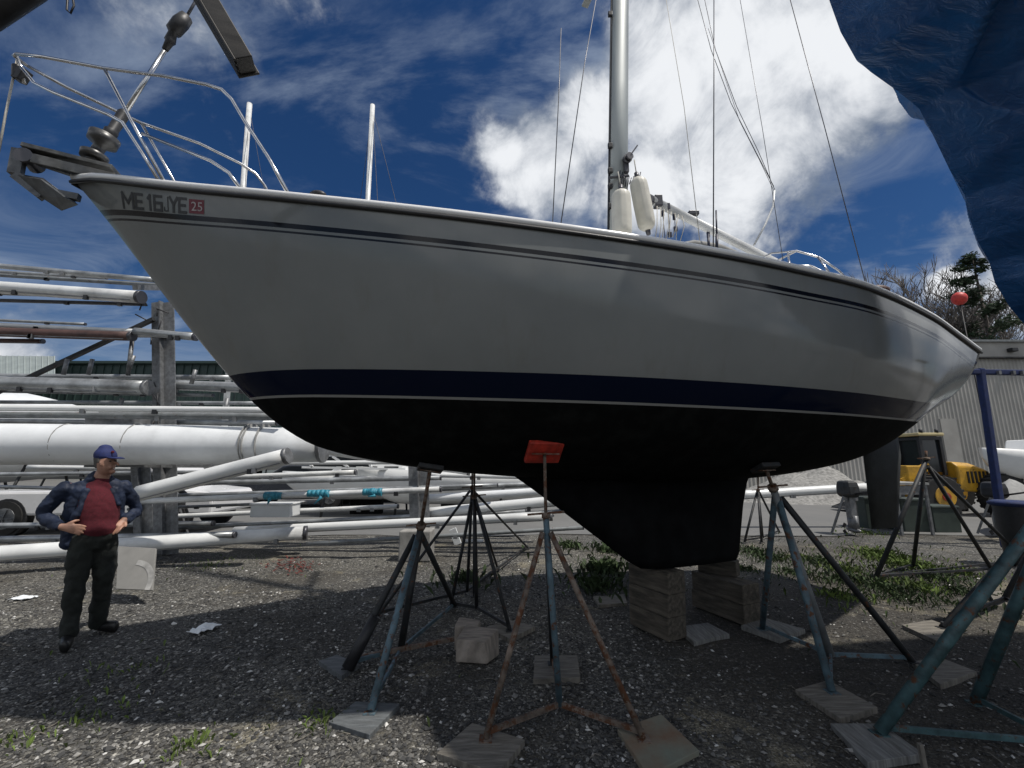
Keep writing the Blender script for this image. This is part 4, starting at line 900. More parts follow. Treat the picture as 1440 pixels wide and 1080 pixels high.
spar((440, 628, 8.4), (660, 660, 9.0), .12, 'wrap', 'pale tapering spar end under the hull right of the big tube')
spar((196, 694, 6.9), (404, 641, 6.9), .125, 'white', 'white boom propped at a slant under the big tube', name='stored_boom', cat='boom')
spar((40, 657, 9.4), (196, 659, 9.4), .05, 'white_alu', 'thin white pole behind the man in the cap')
spar((-90, 668, 9.6), (300, 664, 9.6), .045, 'lalu', 'grey pole level with the man\'s face')
spar((200, 705, 7.6), (620, 688, 7.6), .05, 'white_alu', 'white spar with bright blue tape wraps')
spar((180, 716, 8.8), (430, 706, 8.8), .03, 'galv', 'thin grey spar behind the taped one')
spar((300, 672, 8.9), (500, 664, 8.9), .05, 'white_alu', 'short white spar above the taped one')
spar((-90, 785, 6.4), (430, 749, 8.0), .115, 'white_alu', 'long white mast low over the gravel behind the man')
spar((330, 747, 8.4), (775, 726, 8.0), .08, 'white', 'low white spar running under the front of the hull')
spar((430, 765, 7.7), (820, 742, 7.9), .035, 'grey_st', 'thin dark pole lowest on the ground under the hull')
spar((596, 722, 8.6), (790, 704, 8.4), .10, 'white', 'white spar with black fitting between the two groups of stands')
spar((586, 702, 9.0), (780, 690, 9.0), .08, 'wrap', 'pale wrapped spar behind the stands')
spar((1030, 697, 11), (1226, 685, 11), .11, 'white', 'white spar on the asphalt between keel and rudder')
spar((600, 668, 9.4), (758, 671, 9.4), .05, 'white', 'white spar right under the hull behind the stands')
for k, (x0, y0, x1, y1, D, r, m_, lab) in enumerate((
 (-90, 377, 150, 391, 7.9, .03, 'lalu', 'thin silver pole between the two topmost masts at left'), (-90, 410, 120, 417, 7.6, .028, 'white', 'thin white pole tucked under the white top mast'),
 (-90, 446, 120, 456, 8.4, .03, 'lalu', 'thin silver pole above the pale one on the second arm'), (-90, 478, 60, 480, 7.6, .045, 'brown', 'short dark brown spar end below the long brown mast'),
 (-90, 528, 330, 531, 8.4, .05, 'lalu', 'silver spar crossing the green shed wall'), (-90, 548, 300, 556, 8.2, .035, 'grey_st', 'thin grey spar under the thick grey mast'), (-90, 565, 380, 567, 8.0, .035, 'lalu', 'silver pole just above the bright white mast'),
 (-90, 592, 390, 595, 8.1, .05, 'lalu', 'silver spar squeezed on top of the big wrapped tube'), (150, 653, 560, 650, 9.4, .045, 'white', 'white spar passing behind the slanting boom top'), (240, 680, 620, 672, 9.2, .05, 'lalu', 'silver spar behind the slanting boom'),
 (-90, 682, 200, 690, 8.8, .035, 'lalu', 'silver pole crossing behind the shoulders of the man'), (210, 698, 700, 682, 8.3, .035, 'lalu', 'thin silver spar just above the taped spar'), (200, 728, 560, 712, 8.9, .045, 'white_alu', 'white spar below the pale plastic tub'),
 (-90, 740, 300, 736, 8.6, .05, 'lalu', 'silver mast on low trestles behind the waist of the man'), (250, 742, 740, 719, 8.9, .045, 'lalu', 'long silver spar above the low white one under the hull'), (-90, 760, 330, 752, 7.4, .05, 'lalu', 'silver spar lying behind the long low white mast'),
 (560, 690, 770, 680, 9.6, .06, 'lalu', 'silver spar highest behind the black stands'), (590, 735, 800, 718, 8.3, .04, 'lalu', 'thin silver spar lowest but one behind the black stands'))):
    spar((x0, y0, D), (x1, y1, D + .1), r, m_, lab)
def wrapt(px, py, D, w_, lab):
    mb = MB(); c = onY(px, py, D); rr = random.Random(px)
    for k in range(9): mb.tube([c + Vector((w_ * (k / 8 - .5) - .03, 0, 0)), c + Vector((w_ * (k / 8 - .5) + .03, 0, 0))], .058 + .012 * rr.random(), 9)
    L_ = rr.uniform(.06, .2); mb.tube([c, c + Vector((rr.uniform(-.08, .08), -.06, -.06)), c + Vector((rr.uniform(-.1, .1), -.07, -L_))], [.02, .03, .008], 5)
    tag(mb.build('tape_wrap', M['cyan']), lab, 'tape', 'blue tape wraps')
wrapt(384, 697, 7.55, .22, 'small blue tape wrap on the left of the taped spar'); wrapt(448, 694, 7.55, .3, 'dull blue tape wrap in the middle of the taped spar'); wrapt(524, 692, 7.55, .26, 'brightest blue tape bundle on the right of the taped spar')

# bits lying about
def tagged(mb, name, m_, lab, cat, bevel=0, **k): return tag(mb.build(name, M[m_] if isinstance(m_, str) else m_, bevel=bevel), lab, cat, **k)
mb = MB(); c = onY(388, 717, 8.2); mb.box(c, (.72, .4, .22)); mb.box(c + Vector((0, 0, .12)), (.76, .44, .03)); tagged(mb, 'storage_tub', 'white', 'pale plastic tub lying below the small blue tape wrap', 'tub', .02)
bd = thing('board_panel', onY(191, 830, 5.35), 'light grey board with a pale curved mark leaning behind the man\'s legs', 'board'); ROOT[bd.name] = bd.location.copy()
p4 = [onY(163, 828, 5.3), onY(214, 830, 5.3), onY(219, 771, 5.55), onY(166, 768, 5.55)]
mb = MB(); n_ = (p4[1] - p4[0]).cross(p4[3] - p4[0]).normalized(); mb.prism(p4, n_ * 0, -n_ * .03); mb.build('panel', M['lightgrey'], bd, bevel=.004)
mb = MB(); c = p4[0].lerp(p4[1], .15); u = (p4[1] - p4[0]).normalized(); v = n_.cross(u)
if v.z < 0: v = -v
vs = []
for k in range(15):
    a = math.pi / 2 * k / 14
    for r_ in (.27, .33): vs.append(c + (u * math.cos(a) + v * math.sin(a)) * r_ + n_ * .004 * (1 if n_.y < 0 else -1))
mb.add(vs, [(2 * k, 2 * k + 1, 2 * k + 3, 2 * k + 2) for k in range(14)]); mb.build('curved_mark', mat('pale_scuff', (.34, .335, .32), .8), bd)
def crumple(px, py, sx_, sy_, sz_, m_, lab, cat, name, seed=1, D=None):
    c = onZ(px, py, .0) ; rr = random.Random(seed); mb = MB(); n_ = 6; base = []
    for i in range(n_ + 1):
        for j in range(n_ + 1):
            x = (i / n_ - .5) * sx_; y = (j / n_ - .5) * sy_; e = 1 - max(abs(i / n_ - .5), abs(j / n_ - .5)) * 2
            base.append(c + Vector((x + rr.uniform(-.01, .01) + y * .3, y, .015 + sz_ * (e * .7 + rr.random() * .4))))
    mb.add(base, [(i * (n_ + 1) + j, (i + 1) * (n_ + 1) + j, (i + 1) * (n_ + 1) + j + 1, i * (n_ + 1) + j + 1) for i in range(n_) for j in range(n_)])
    o = mb.build(name, M[m_]); s_ = o.modifiers.new('t', 'SOLIDIFY'); s_.thickness = .006; return tag(o, lab, cat)
crumple(287, 888, .13, .2, .07, 'paper', 'crumpled white paper lying on the dark gravel right of the man', 'litter', 'crumpled_paper')
crumple(33, 843, .2, .12, .04, 'paper', 'flat white scrap on the gravel left of the man', 'litter', 'paper_scrap', 4)
mb = MB(); c = onZ(582, 790, 0); mb.box(c + Vector((0, .2, .24)), (.52, .42, .48)); tagged(mb, 'concrete_block', 'conc', 'grey concrete block behind the faded blue stand', 'block', .02)
mb = MB(); c = onZ(640, 765, 0); mb.box(c + Vector((0, 0, .14)), (.14, .05, .32), Matrix.Rotation(R(-22), 3, 'Y')); tagged(mb, 'white_board', 'paper', 'small white board standing tilted behind the black stands', 'board', .004)
mb = MB(); c = onZ(665, 762, 0); mb.box(c + Vector((0, 0, .02)), (.42, .07, .04)); tagged(mb, 'white_strip', 'paper', 'white strip lying on the gravel behind the black stands', 'strip')
mb = MB(); rr = random.Random(2)
for k in range(150):
    c = onZ(412 + rr.gauss(0, 16), 797 + rr.gauss(0, 5), 0); c.z = gz(c.x, c.y) + .015 + .05 * rr.random(); a = rr.random() * 6.3; u = Vector((math.cos(a), math.sin(a), rr.uniform(-.6, .6))) * .03; v = Vector((-math.sin(a), math.cos(a), rr.uniform(-.5, .5))) * .015
    mb.add([c - u, c + v, c + u, c - v], [(0, 1, 2, 3)])
tag(mb.build('dry_leaves', M['leaf']), 'patch of reddish dry leaves on the sunlit gravel', 'leaves', kind='stuff')

# ================================================================== weeds
def weeds(name, lab, spots, m_, n_per, hgt, seed):
    mb = MB(); rr = random.Random(seed)
    for (px, py, sp, k_) in spots:
        c0 = onZ(px, py, 0)
        for k in range(int(n_per * k_)):
            q_ = .35 + rr.expovariate(1.1); x = c0.x + rr.gauss(0, sp) * q_; y = c0.y + rr.gauss(0, sp * 1.1) * q_; h = hgt * rr.uniform(.3, 1.2); a = rr.random() * 6.3; l = Vector((math.cos(a), math.sin(a), 0)); wv_ = Vector((-l.y, l.x, 0)) * h * rr.uniform(.06, .22)
            b = Vector((x, y, gz(x, y))); m1 = b + l * h * .25 + Vector((0, 0, h * .6)); t = b + l * h * rr.uniform(.3, .9) + Vector((0, 0, h * rr.uniform(.6, 1.0)))
            mb.add([b - wv_ * .3, b + wv_ * .3, m1 + wv_, t, m1 - wv_], [(0, 1, 2, 3, 4)])
    tag(mb.build(name, M[m_]), lab, 'weeds', kind='stuff')
weeds('weeds', 'bright green weeds growing on the gravel right of the rudder', [(1250, 784, .2, 1.3), (1232, 776, .12, .6), (1275, 796, .2, .8), (1190, 802, .15, .4), (1180, 838, .15, .3), (1215, 750, .15, .3), (1350, 806, .2, .3), (1130, 786, .12, .3), (1290, 826, .15, .4)], 'weed', 700, .085, 4)
weeds('low_weeds', 'dark low weeds in the shade right of the keel', [(1150, 790, .22, 1), (1080, 785, .2, 1), (1060, 775, .2, .8), (1240, 825, .25, 1.3), (1310, 812, .25, 1), (1350, 832, .2, .5), (1190, 815, .22, 1), (1115, 805, .15, .5), (1270, 840, .3, .8), (1045, 800, .15, .4)], 'weed2', 480, .08, 5)
weeds('shade_weeds', 'dark weeds growing left of the keel blocks', [(850, 800, .14, 1.2), (838, 826, .12, .7), (862, 775, .12, .8), (800, 770, .12, .3), (655, 815, .12, .3)], 'weed2', 450, .15, 6)
weeds('sparse_grass', 'thin grass tufts on the gravel at lower left', [(270, 1045, .06, .15), (450, 1020, .1, .15), (110, 1010, .15, .15), (290, 795, .3, .3), (180, 940, .15, .1), (20, 1040, .1, .12)], 'weed', 500, .05, 8)

# ================================================================== background boats, vehicles and buildings
def simple_boat(x, y, L, B, z0, z1, ang, label, mastinfo=None, m_='white', cabin=True, group='boats parked across the yard', name='parked_boat'):
    t = thing(name, (x, y, 0), label, 'boat', group); ROOT[t.name] = t.location.copy(); ca, sa = math.cos(ang), math.sin(ang)
    def T(u, v, z): return Vector((x + ca * u - sa * v, y + sa * u + ca * v, z))
    mb = MB(); rings = []; NJ = 14
    for i in range(25):
        u = i / 24; b_ = B / 2 * (math.sin(min(1, u * 1.5 + .02) * math.pi / 2) ** .8) * (1 - .25 * max(0, u - .6) / .4); zs = z1 + .25 * (1 - u) ** 2 * (z1 - z0); zk = z0 + (z1 - z0) * .85 * (1 - min(1, u * 4)) ** 2 + .3 * (z1 - z0) * max(0, u - .6)
        r = []
        for j in range(NJ + 1):
            a = math.pi * j / NJ; r.append(T((u - .5) * L, b_ * math.copysign(abs(math.cos(a)) ** .8, math.cos(a)), zs - (zs - zk) * math.sin(a) ** .8))
        rings.append(r)
    mb.loft(rings); mb.build('hull', M[m_], t)
    mb = MB(); mb.loft([[T((u - .5) * L, v * B, z_) for v, z_ in ((-.33 * q, z1), (-.27 * q, z1 + h_), (.27 * q, z1 + h_), (.33 * q, z1))] for u, q, h_ in ((.28, .5, .1), (.36, .9, .42), (.72, 1, .48), (.76, 1, .1))], smooth=False); cb_ = mb.build('cabin', M[m_], t, bevel=.03)
    for k in range(3):
        mb = MB(); mb.box(T((.42 + .12 * k - .5) * L, -B * .305, z1 + .25), (L * .08, .03, .15), Matrix.Rotation(ang, 3, 'Z')); mb.build('cabin_window', M['glass'], cb_)
    for u in (.3, .7):
        for v in (-1, 1): 
            mb = MB(); mb.tube([T((u - .5) * L, v * B * .42, .0), T((u - .5) * L, v * B * .3, z0 + (z1 - z0) * .35)], .035, 6); mb.build('prop', M['dark_st'], t)
    mb = MB(); mb.box(T(0, 0, z0 / 2 + .1), (L * .18, .25, z0 + .2), Matrix.Rotation(ang, 3, 'Z')); mb.build('keel', M['anti'], t)
    if mastinfo:
        (p0, p1, D, r_) = mastinfo; a_, b_ = onY(*p0, D), onY(*p1, D); base = a_ + (a_ - b_).normalized() * max(0, (a_.z - z1 - .3)); mb = MB(); mb.tube([base, b_], r_, 10); mo = mb.build('mast', M['white_alu'], t)
        for q in (-.35, .3, .0):
            mb = MB(); mb.tube([b_ - Vector((0, 0, .2)), T(q * L, B * .45 * (1 if q else -1), z1)], .012, 4); mb.build('stay', M['wire'], mo)
        mb = MB(); c = base.lerp(b_, .6); mb.beam(c - Vector((.5, 0, 0)), c + Vector((.5, 0, 0)), .05, .03); mb.build('spreader', M['white_alu'], mo)
    return t
simple_boat(-4.9, 18.0, 8.5, 2.6, 1.1, 2.55, R(8), 'white parked sailboat whose mast rises behind the bow, right of the nearer masts', ((517, 285), (524, 148), 18.0, .11))
simple_boat(-12.8, 21.0, 8, 2.5, 1.2, 2.6, R(-6), 'white parked sailboat with its mast seen through the bow rail', ((342, 262), (351, 146), 21.0, .14))
simple_boat(-1.6, 13.5, 6.2, 2.2, .35, 1.25, R(3), 'low white boat parked behind the black stands', name='parked_boat')
# power boat with windscreen frames
pb = simple_boat(-4.6, 14.0, 5.4, 2.1, .45, 1.15, R(2), 'white motor boat with framed side windows right of the slanting boom')
A_ = lambda px, py: onY(px, py, 12.9)
mb = MB()
for q in (((425, 640), (440, 657)), ((422, 639), (515, 640)), ((468, 642), (490, 657)), ((515, 640), (522, 657)), ((425, 657), (570, 660))): mb.beam(A_(*q[0]), A_(*q[1]), .07, .06)
mb.build('windscreen_frame', M['white'], pb)
mb = MB(); mb.prism([A_(428, 642), A_(512, 642), A_(518, 656), A_(440, 656)], (0, .08, 0), (0, .12, 0)); mb.build('windscreen', M['glass'], pb)
# shrink-wrapped boats
def wrapped(px0, px1, pyt, pyb, D, label):
    a_, b_ = onY(px0, pyb, D), onY(px1, pyb, D); zt = onY((px0 + px1) / 2, pyt, D).z; t = thing('wrapped_boat', ((a_.x + b_.x) / 2, D, 0), label, 'covered boat', 'shrink wrapped boats'); ROOT[t.name] = t.location.copy()
    mb = MB(); rings = []
    for i in range(15):
        u = i / 14; x = a_.x + (b_.x - a_.x) * u; k = (1 - abs(2 * u - .8) ** 3 * .7) if u > .4 else 1; w_ = 1.4 * (1 - max(0, u - .5) ** 2 * 3.2); z_ = a_.z + (zt - a_.z) * (1 - (max(0, u - .3) / .7) ** 1.5 * .92)
        rings.append([Vector((x, D + v * w_ , max(a_.z - .4, z))) for v, z in ((-1, a_.z - .4), (-1, a_.z + (z_ - a_.z) * .3), (-.55, a_.z + (z_ - a_.z) * .75), (0, z_), (.55, a_.z + (z_ - a_.z) * .75), (1, a_.z + (z_ - a_.z) * .3), (1, a_.z - .4))])
    mb.loft(rings); mb.build('cover', M['wrap'], t)
    mb = MB(); rings = []
    for i in range(9):
        u = i / 8; x = a_.x + (b_.x - a_.x) * u * .97; w_ = 1.3 * (1 - u ** 3 * .9); zb = .7 + .9 * u ** 3
        rings.append([Vector((x, D - w_, a_.z - .35)), Vector((x, D - w_ * .7, (a_.z + zb) / 2 - .3)), Vector((x, D, zb)), Vector((x, D + w_ * .7, (a_.z + zb) / 2 - .3)), Vector((x, D + w_, a_.z - .35))])
    mb.loft(rings); mb.build('hull', M['white'], t)
    for u in (.15, .4, .65):
        for v in (-1, 1): mb = MB(); mb.tube([(a_.x + (b_.x - a_.x) * u, D + v * 1.2, 0), (a_.x + (b_.x - a_.x) * u, D + v * .7, 1.5)], .05, 6); mb.build('prop', M['dark_st'], t)
wrapped(-160, 200, 543, 606, 17, 'white shrink wrapped boat behind the rack, left of the post')
wrapped(60, 320, 582, 618, 24, 'smaller white wrapped boat between the rack post and the green building')

def car(x, y, ang, L, Wd, Hh, label, m_, kind='car', wr=.34):
    t = thing('parked_' + kind, (x, y, 0), label, kind, 'vehicles parked in the yard'); ROOT[t.name] = t.location.copy(); ca, sa = math.cos(ang), math.sin(ang)
    def T(u, v, z): return Vector((x + ca * u - sa * v, y + sa * u + ca * v, z))
    if kind == 'pickup': low = [(-.5, .5), (-.5, .95), (.13, .97), (.15, .98), (.33, 1.0), (.48, .92), (.5, .7), (.5, .42), (-.48, .42)]; top = [(-.03, .97), (.0, Hh - .06), (.06, Hh), (.15, Hh), (.2, Hh - .05), (.3, 1.0)]
    else: low = [(-.5, .5), (-.49, .9), (-.4, .98), (.22, .98), (.47, .82), (.5, .6), (.49, .3), (-.48, .3)]; top = [(-.45, .97), (-.38, Hh - .1), (-.3, Hh), (.02, Hh), (.08, Hh - .05), (.25, .96)]
    mb = MB(); mb.prism([T(u * L, 0, z) for u, z in low], T(0, -Wd / 2, 0) - T(0, 0, 0), T(0, Wd / 2, 0) - T(0, 0, 0)); mb.build('body', m_, t, bevel=.06)
    mb = MB(); mb.loft([[T(u * L, v, z) for u, z in top] for v in (-Wd / 2 + .04,)] + [[T(u * L * (1) , v, z) for u, z in top] for v in (-Wd / 2 + .12, Wd / 2 - .12, Wd / 2 - .04)], smooth=False); mb.build('cab', m_, t, bevel=.04)
    for s_ in (-1, 1):
        mb = MB(); cu = sum(u for u, z in top) / len(top); pts = [T((cu + (u - cu) * .86) * L, 0, 1.0 + (z - .97) * .84) for u, z in top]; o = T(0, s_ * (Wd / 2 - .035), 0) - T(0, 0, 0); mb.prism(pts, o, o * 1.004); mb.build('side_window', M['glass'], t)
    for u in (-.32, .33):
        for s_ in (-1, 1):
            c = T(u * L, s_ * (Wd / 2 - .06), wr); ax_ = (T(0, s_, 0) - T(0, 0, 0)); mb = MB(); mb.tube([c - ax_ * .1, c + ax_ * .1], wr, 22); wo = mb.build('wheel', M['tyre'], t)
            mb = MB(); mb.tube([c + ax_ * .095, c + ax_ * .108], wr * .62, 16); [mb.beam(c + ax_ * .112, c + ax_ * .112 + (T(math.cos(k), 0, 0) - T(0, 0, 0)) * wr * .55 + Vector((0, 0, math.sin(k) * wr * .55)), .05, .02) for k in (0, 1.256, 2.51, 3.77, 5.03)]; mb.build('rim', M['galv'], wo)
            mb = MB(); mb.tube([c - ax_ * .13, c + ax_ * .071], wr * 1.16, 22); mb.build('wheel_arch', M['black'], t)
    for s_ in (-1, 1):
        mb = MB(); mb.box(T(-.5 * L, s_ * (Wd / 2 - .08), .82), (.08, .16, .26), Matrix.Rotation(ang, 3, 'Z')); mb.build('tail_light', M['red'], t)
        mb = MB(); mb.box(T(.49 * L, s_ * (Wd / 2 - .2), .72), (.1, .3, .16), Matrix.Rotation(ang, 3, 'Z')); mb.build('headlight', M['steel'], t)
    mb = MB(); mb.box(T(-.505 * L, 0, .5), (.12, Wd * .96, .16), Matrix.Rotation(ang, 3, 'Z')); mb.build('bumper', M['galv'], t)
    return t
car(-9.6, 10.9, R(4), 5.3, 1.9, 1.75, 'white pickup truck with red tail light parked behind the man', M['truck'], 'pickup', .37)
car(-8.0, 16.5, R(185), 4.4, 1.75, 1.5, 'dark car parked beyond the low spars right of the man', mat('dark_car_paint', (.03, .033, .04), .25, 0, .05, 2, coat=.5))
car(-5.0, 20.0, R(2), 4.5, 1.8, 1.6, 'grey car parked far back behind the taped spar', mat('grey_car_paint', (.2, .2, .21), .3, 0, .05, 2, coat=.5))
# trailer junk under the rack: small outboard and a two wheeled dolly
def outboard(c, s_, label, m_='dark_st', tilt=0):
    t = thing('outboard_motor', (c[0], c[1], 0), label, 'outboard motor', 'outboard motors'); ROOT[t.name] = t.location.copy(); c = Vector(c)
    mb = MB(); mb.loft([[c + Vector((x * q, y * q + .02, z)) * s_ for x, y in ((-.11, -.2), (.11, -.2), (.15, -.08), (.15, .12), (.1, .2), (-.1, .2), (-.15, .12), (-.15, -.08))] for z, q in ((.78, .75), (.84, 1), (1.0, .98), (1.1, .85), (1.13, .6))], smooth=False); mb.build('cowling', M[m_], t, bevel=.015)
    mb = MB(); mb.box(c + Vector((0, 0, .6)) * s_, (.12 * s_, .15 * s_, .5 * s_)); mb.loft([[c + Vector((a, b, z)) * s_ for a, b in ((-.04, -.12), (.04, -.12), (.04, .1), (-.04, .1))] for z in (.4, .12)]); mb.ell(c + Vector((0, 0, .1)) * s_, .05 * s_, .2 * s_, .05 * s_); mb.build('leg', M['galv'], t)
    mb = MB()
    for k in range(3): mb.box(c + Vector((.08 * math.cos(k * 2.1), .2, .1 + .08 * math.sin(k * 2.1))) * s_, (.1 * s_, .015, .06 * s_), Matrix.Rotation(k * 2.1, 3, 'Y'))
    mb.build('propeller', M['black'], t)
    mb = MB(); mb.tube([c + Vector((0, -.15, .85)) * s_, c + Vector((.1, -.55, .95)) * s_], .02 * s_, 6); mb.build('tiller', M['black'], t)
    mb = MB(); [mb.beam(c + Vector((x, .25, 0)) * s_, c + Vector((x * .4, 0, .8)) * s_, .04 * s_, .04 * s_) for x in (-.3, .3)]; mb.beam(c + Vector((-.15, -.02, .75)) * s_, c + Vector((.15, -.02, .75)) * s_, .05 * s_, .08 * s_); mb.build('trestle', M['galv'], t)
outboard((onY(1200, 740, 10).x, 10, 0), 1.05, 'grey outboard motor on a trestle just left of the rudder')
outboard((onY(1405, 720, 9.2).x, 9.2, .12), .95, 'dark outboard motor at the foot of the blue post', 'black')
outboard((onY(243, 740, 9.4).x, 9.4, 0), .8, 'small outboard motor under the rack beside the slanting boom')

# grey building on the right
gb = thing('warehouse', (16, 24, 0), 'long grey metal sided warehouse behind the stern', 'building'); ROOT[gb.name] = gb.location.copy()
zt = onY(1410, 482, 24).z; xl = onY(1035, 600, 24).x; xr = 46
mb = MB()
n_ = 150; ribs = []
for i in range(n_ + 1):
    x = xl + (xr - xl) * i / n_; ribs += [(x, 24.0), (x + .05, 23.96), (x + .10, 23.96), (x + .15, 24.0)]
vs = [Vector((x, y, z)) for z in (0, zt - .9) for x, y in ribs]; k = len(ribs); mb.add(vs, [(i, i + 1, k + i + 1, k + i) for i in range(k - 1)]); mb.box(((xl + xr) / 2, 32.1, zt / 2 - .1), (xr - xl, 16, zt - .2)); mb.build('wall', M['siding'], gb)
mb = MB(); mb.box(((xl + xr) / 2, 24.0, zt - .45), (xr - xl + .2, .3, .9)); mb.build('fascia', M['siding'], gb)
mb = MB(); mb.box(((xl + xr) / 2, 23.95, zt - .93), (xr - xl + .3, .4, .08)); mb.build('gutter', M['dark_st'], gb)
mb = MB(); mb.box(((xl + xr) / 2, 32, zt + .05), (xr - xl + .4, 16.6, .12)); mb.build('roof', M['grey_st'], gb)
mb = MB(); q = onY(1424, 492, 23.7); mb.box(q, (.35, .3, .22)); mb.beam(q, q + Vector((0, .3, .1)), .06, .06); mb.build('security_light', M['black'], gb, bevel=.03)
for x in (31, 40):
    mb = MB(); mb.box((x, 23.9, 2.1), (4, .14, 4.2)); mb.build('roller_door', M['roof'], gb)
mb = MB(); mb.box((onY(1325, 560, 24).x, 23.93, 2.0), (.9, .08, 4)); mb.build('downpipe', M['siding'], gb)
# green building on the left
gn = thing('green_shed', (-28, 42, 0), 'long dark green shed with a pale roof section at far left', 'building'); ROOT[gn.name] = gn.location.copy()
z1_ = onY(200, 512, 42).z; xe = onY(420, 520, 42).x
mb = MB(); mb.box(((xe - 75) / 2, 50, z1_ / 2), (xe + 75, 16, z1_)); mb.build('wall', M['green_sid'], gn)
mb = MB()
for i in range(90): mb.box((xe - .4 - i * .8, 41.95, z1_ / 2), (.08, .1, z1_ - .2))
mb.build('wall_rib', M['green_sid'], gn)
mb = MB(); mb.box(((xe - 75) / 2, 50, z1_ + .12), (xe + 76, 16.8, .25)); mb.build('roof', M['green_sid'], gn)
mb = MB()
a_, b_ = onY(-200, 501, 40), onY(76, 503, 40); c, d = onY(76, 530, 37), onY(-200, 530, 37)
mb.hexa([d, c, b_, a_, d + Vector((0, .02, .15)), c + Vector((0, .02, .15)), b_ + Vector((0, .02, .15)), a_ + Vector((0, .02, .15))])
for i in range(34):
    t_ = i / 33; mb.beam(d.lerp(c, t_) + Vector((0, 0, .17)), a_.lerp(b_, t_) + Vector((0, 0, .17)), .08, .06)
mb.build('lean_to_roof', M['roof'], gn)
mb = MB(); mb.box(((a_.x + c.x) / 2 - 3, 38.4, (c.z) / 2), (abs(c.x - d.x) + 0, 2.6, c.z - .1)); mb.build('lean_to_wall', M['green_sid'], gn)
for x, w_ in ((-24, 4), (-33, 4)):
    mb = MB(); mb.box((x, 41.85, 2.4), (w_, .16, 4.8)); mb.build('door', M['roof'], gn)

# ---- wheel loader
ld = thing('wheel_loader', (onY(1320, 715, 14).x, 14, 0), 'yellow wheel loader parked in front of the grey warehouse', 'loader'); ROOT[ld.name] = ld.location.copy()
LX = lambda px: onY(px, 690, 14).x
LZ = lambda py: onY(1320, py, 14).z
x0 = LX(1320)
mb = MB(); mb.loft([[Vector((x, y, z)) for y, z in ((13.35, zl), (13.35, zh - .12), (13.5, zh), (14.5, zh), (14.65, zh - .12), (14.65, zl))] for x, zl, zh in ((LX(1322), .75, 1.62), (LX(1345), .7, 1.58), (LX(1366), .75, 1.4))], smooth=False); mb.build('engine_hood', M['yellow'], ld, bevel=.05)
mb = MB(); mb.box(((LX(1260) + LX(1325)) / 2, 14, .75), (LX(1325) - LX(1260), .9, .5)); mb.box((LX(1268), 14, 1.15), (.55, 1.2, .7)); mb.build('front_frame', M['yellow'], ld, bevel=.04)
cabx0, cabx1 = LX(1288), LX(1316); czt = LZ(612)
cabp = MB()
for x in (cabx0, cabx1):
    for y in (13.6, 14.4): cabp.beam((x, y, 1.2), (x, y, czt - .1), .09, .09)
for y in (13.6, 14.4): cabp.beam((cabx0 - .04, y, czt - .12), (cabx1 + .04, y, czt - .12), .1, .1)
for x in (cabx0, cabx1): cabp.beam((x, 13.56, czt - .13), (x, 14.44, czt - .13), .08, .08)
cb2 = cabp.build('cab_frame', M['black'], ld)
mb = MB(); mb.box(((cabx0 + cabx1) / 2, 14, czt), (cabx1 - cabx0 + .2, 1.0, .1)); mb.build('cab_roof', mat('sand_paint', (.5, .42, .22), .6, 0, .1, 4), ld, bevel=.03)
mb = MB(); mb.box(((cabx0 + cabx1) / 2, 14, (1.3 + czt) / 2), (cabx1 - cabx0 - .1, .75, czt - 1.3)); mb.build('cab_glass', M['glass'], ld)
for (px, y, r_) in ((1371, 13.2, .62), (1371, 14.8, .62), (1283, 13.2, .6), (1283, 14.8, .6)):
    c = Vector((LX(px), y, r_)); mb = MB(); mb.tube([c - Vector((0, .24, 0)), c - Vector((0, .2, 0)), c + Vector((0, .2, 0)), c + Vector((0, .24, 0))], [r_ * .93, r_, r_, r_ * .93], 28)
    for k in range(22): mb.box(c + Vector((math.cos(k * .2856) * r_, 0, math.sin(k * .2856) * r_)), (.06, .44, .07), Matrix.Rotation(-k * .2856, 3, 'Y'))
    wo = mb.build('wheel', M['tyre'], ld); mb = MB(); mb.tube([c - Vector((0, .27, 0)), c + Vector((0, .27, 0))], r_ * .5, 18); mb.build('rim', M['yellow'], wo); mb = MB(); mb.tube([c - Vector((0, .30, 0)), c + Vector((0, .3, 0))], r_ * .2, 10); mb.build('hub', M['red'], wo)
mb = MB()
for y in (13.5, 14.5): mb.beam((LX(1290), y, 1.5), (LX(1250), y, 1.0), .12, .22); mb.beam((LX(1250), y, 1.0), (LX(1225), y, .45), .12, .2)
mb.build('lift_arm', M['yellow'], ld)
mb = MB(); mb.prism([Vector((LX(1228), 0, .1)), Vector((LX(1200), 0, .08)), Vector((LX(1203), 0, .14)), Vector((LX(1224), 0, .3)), Vector((LX(1222), 0, .9)), Vector((LX(1228), 0, .9))], (0, 12.9, 0), (0, 15.1, 0)); mb.build('bucket', M['dark_st'], ld)
mb = MB(); mb.tube([(LX(1336), 14.2, 1.6), (LX(1336), 14.2, 2.2)], .05, 8); mb.build('exhaust', M['black'], ld)
for k in range(3): mb = MB(); mb.box((LX(1318) + .1, 13.5, .55 + .28 * k), (.34, .2, .04)); mb.build('step', M['dark_st'], ld)
for px in (1290, 1312): mb = MB(); mb.tube([(LX(px), 13.55, czt + .05), (LX(px), 13.55, czt + .16)], .05, 8); mb.build('work_light', M['black'], ld)
mb = MB(); [mb.box((LX(1335) + .12 * k, 13.34, 1.15), (.05, .03, .35)) for k in range(6)]; mb.build('grille', M['black'], ld)

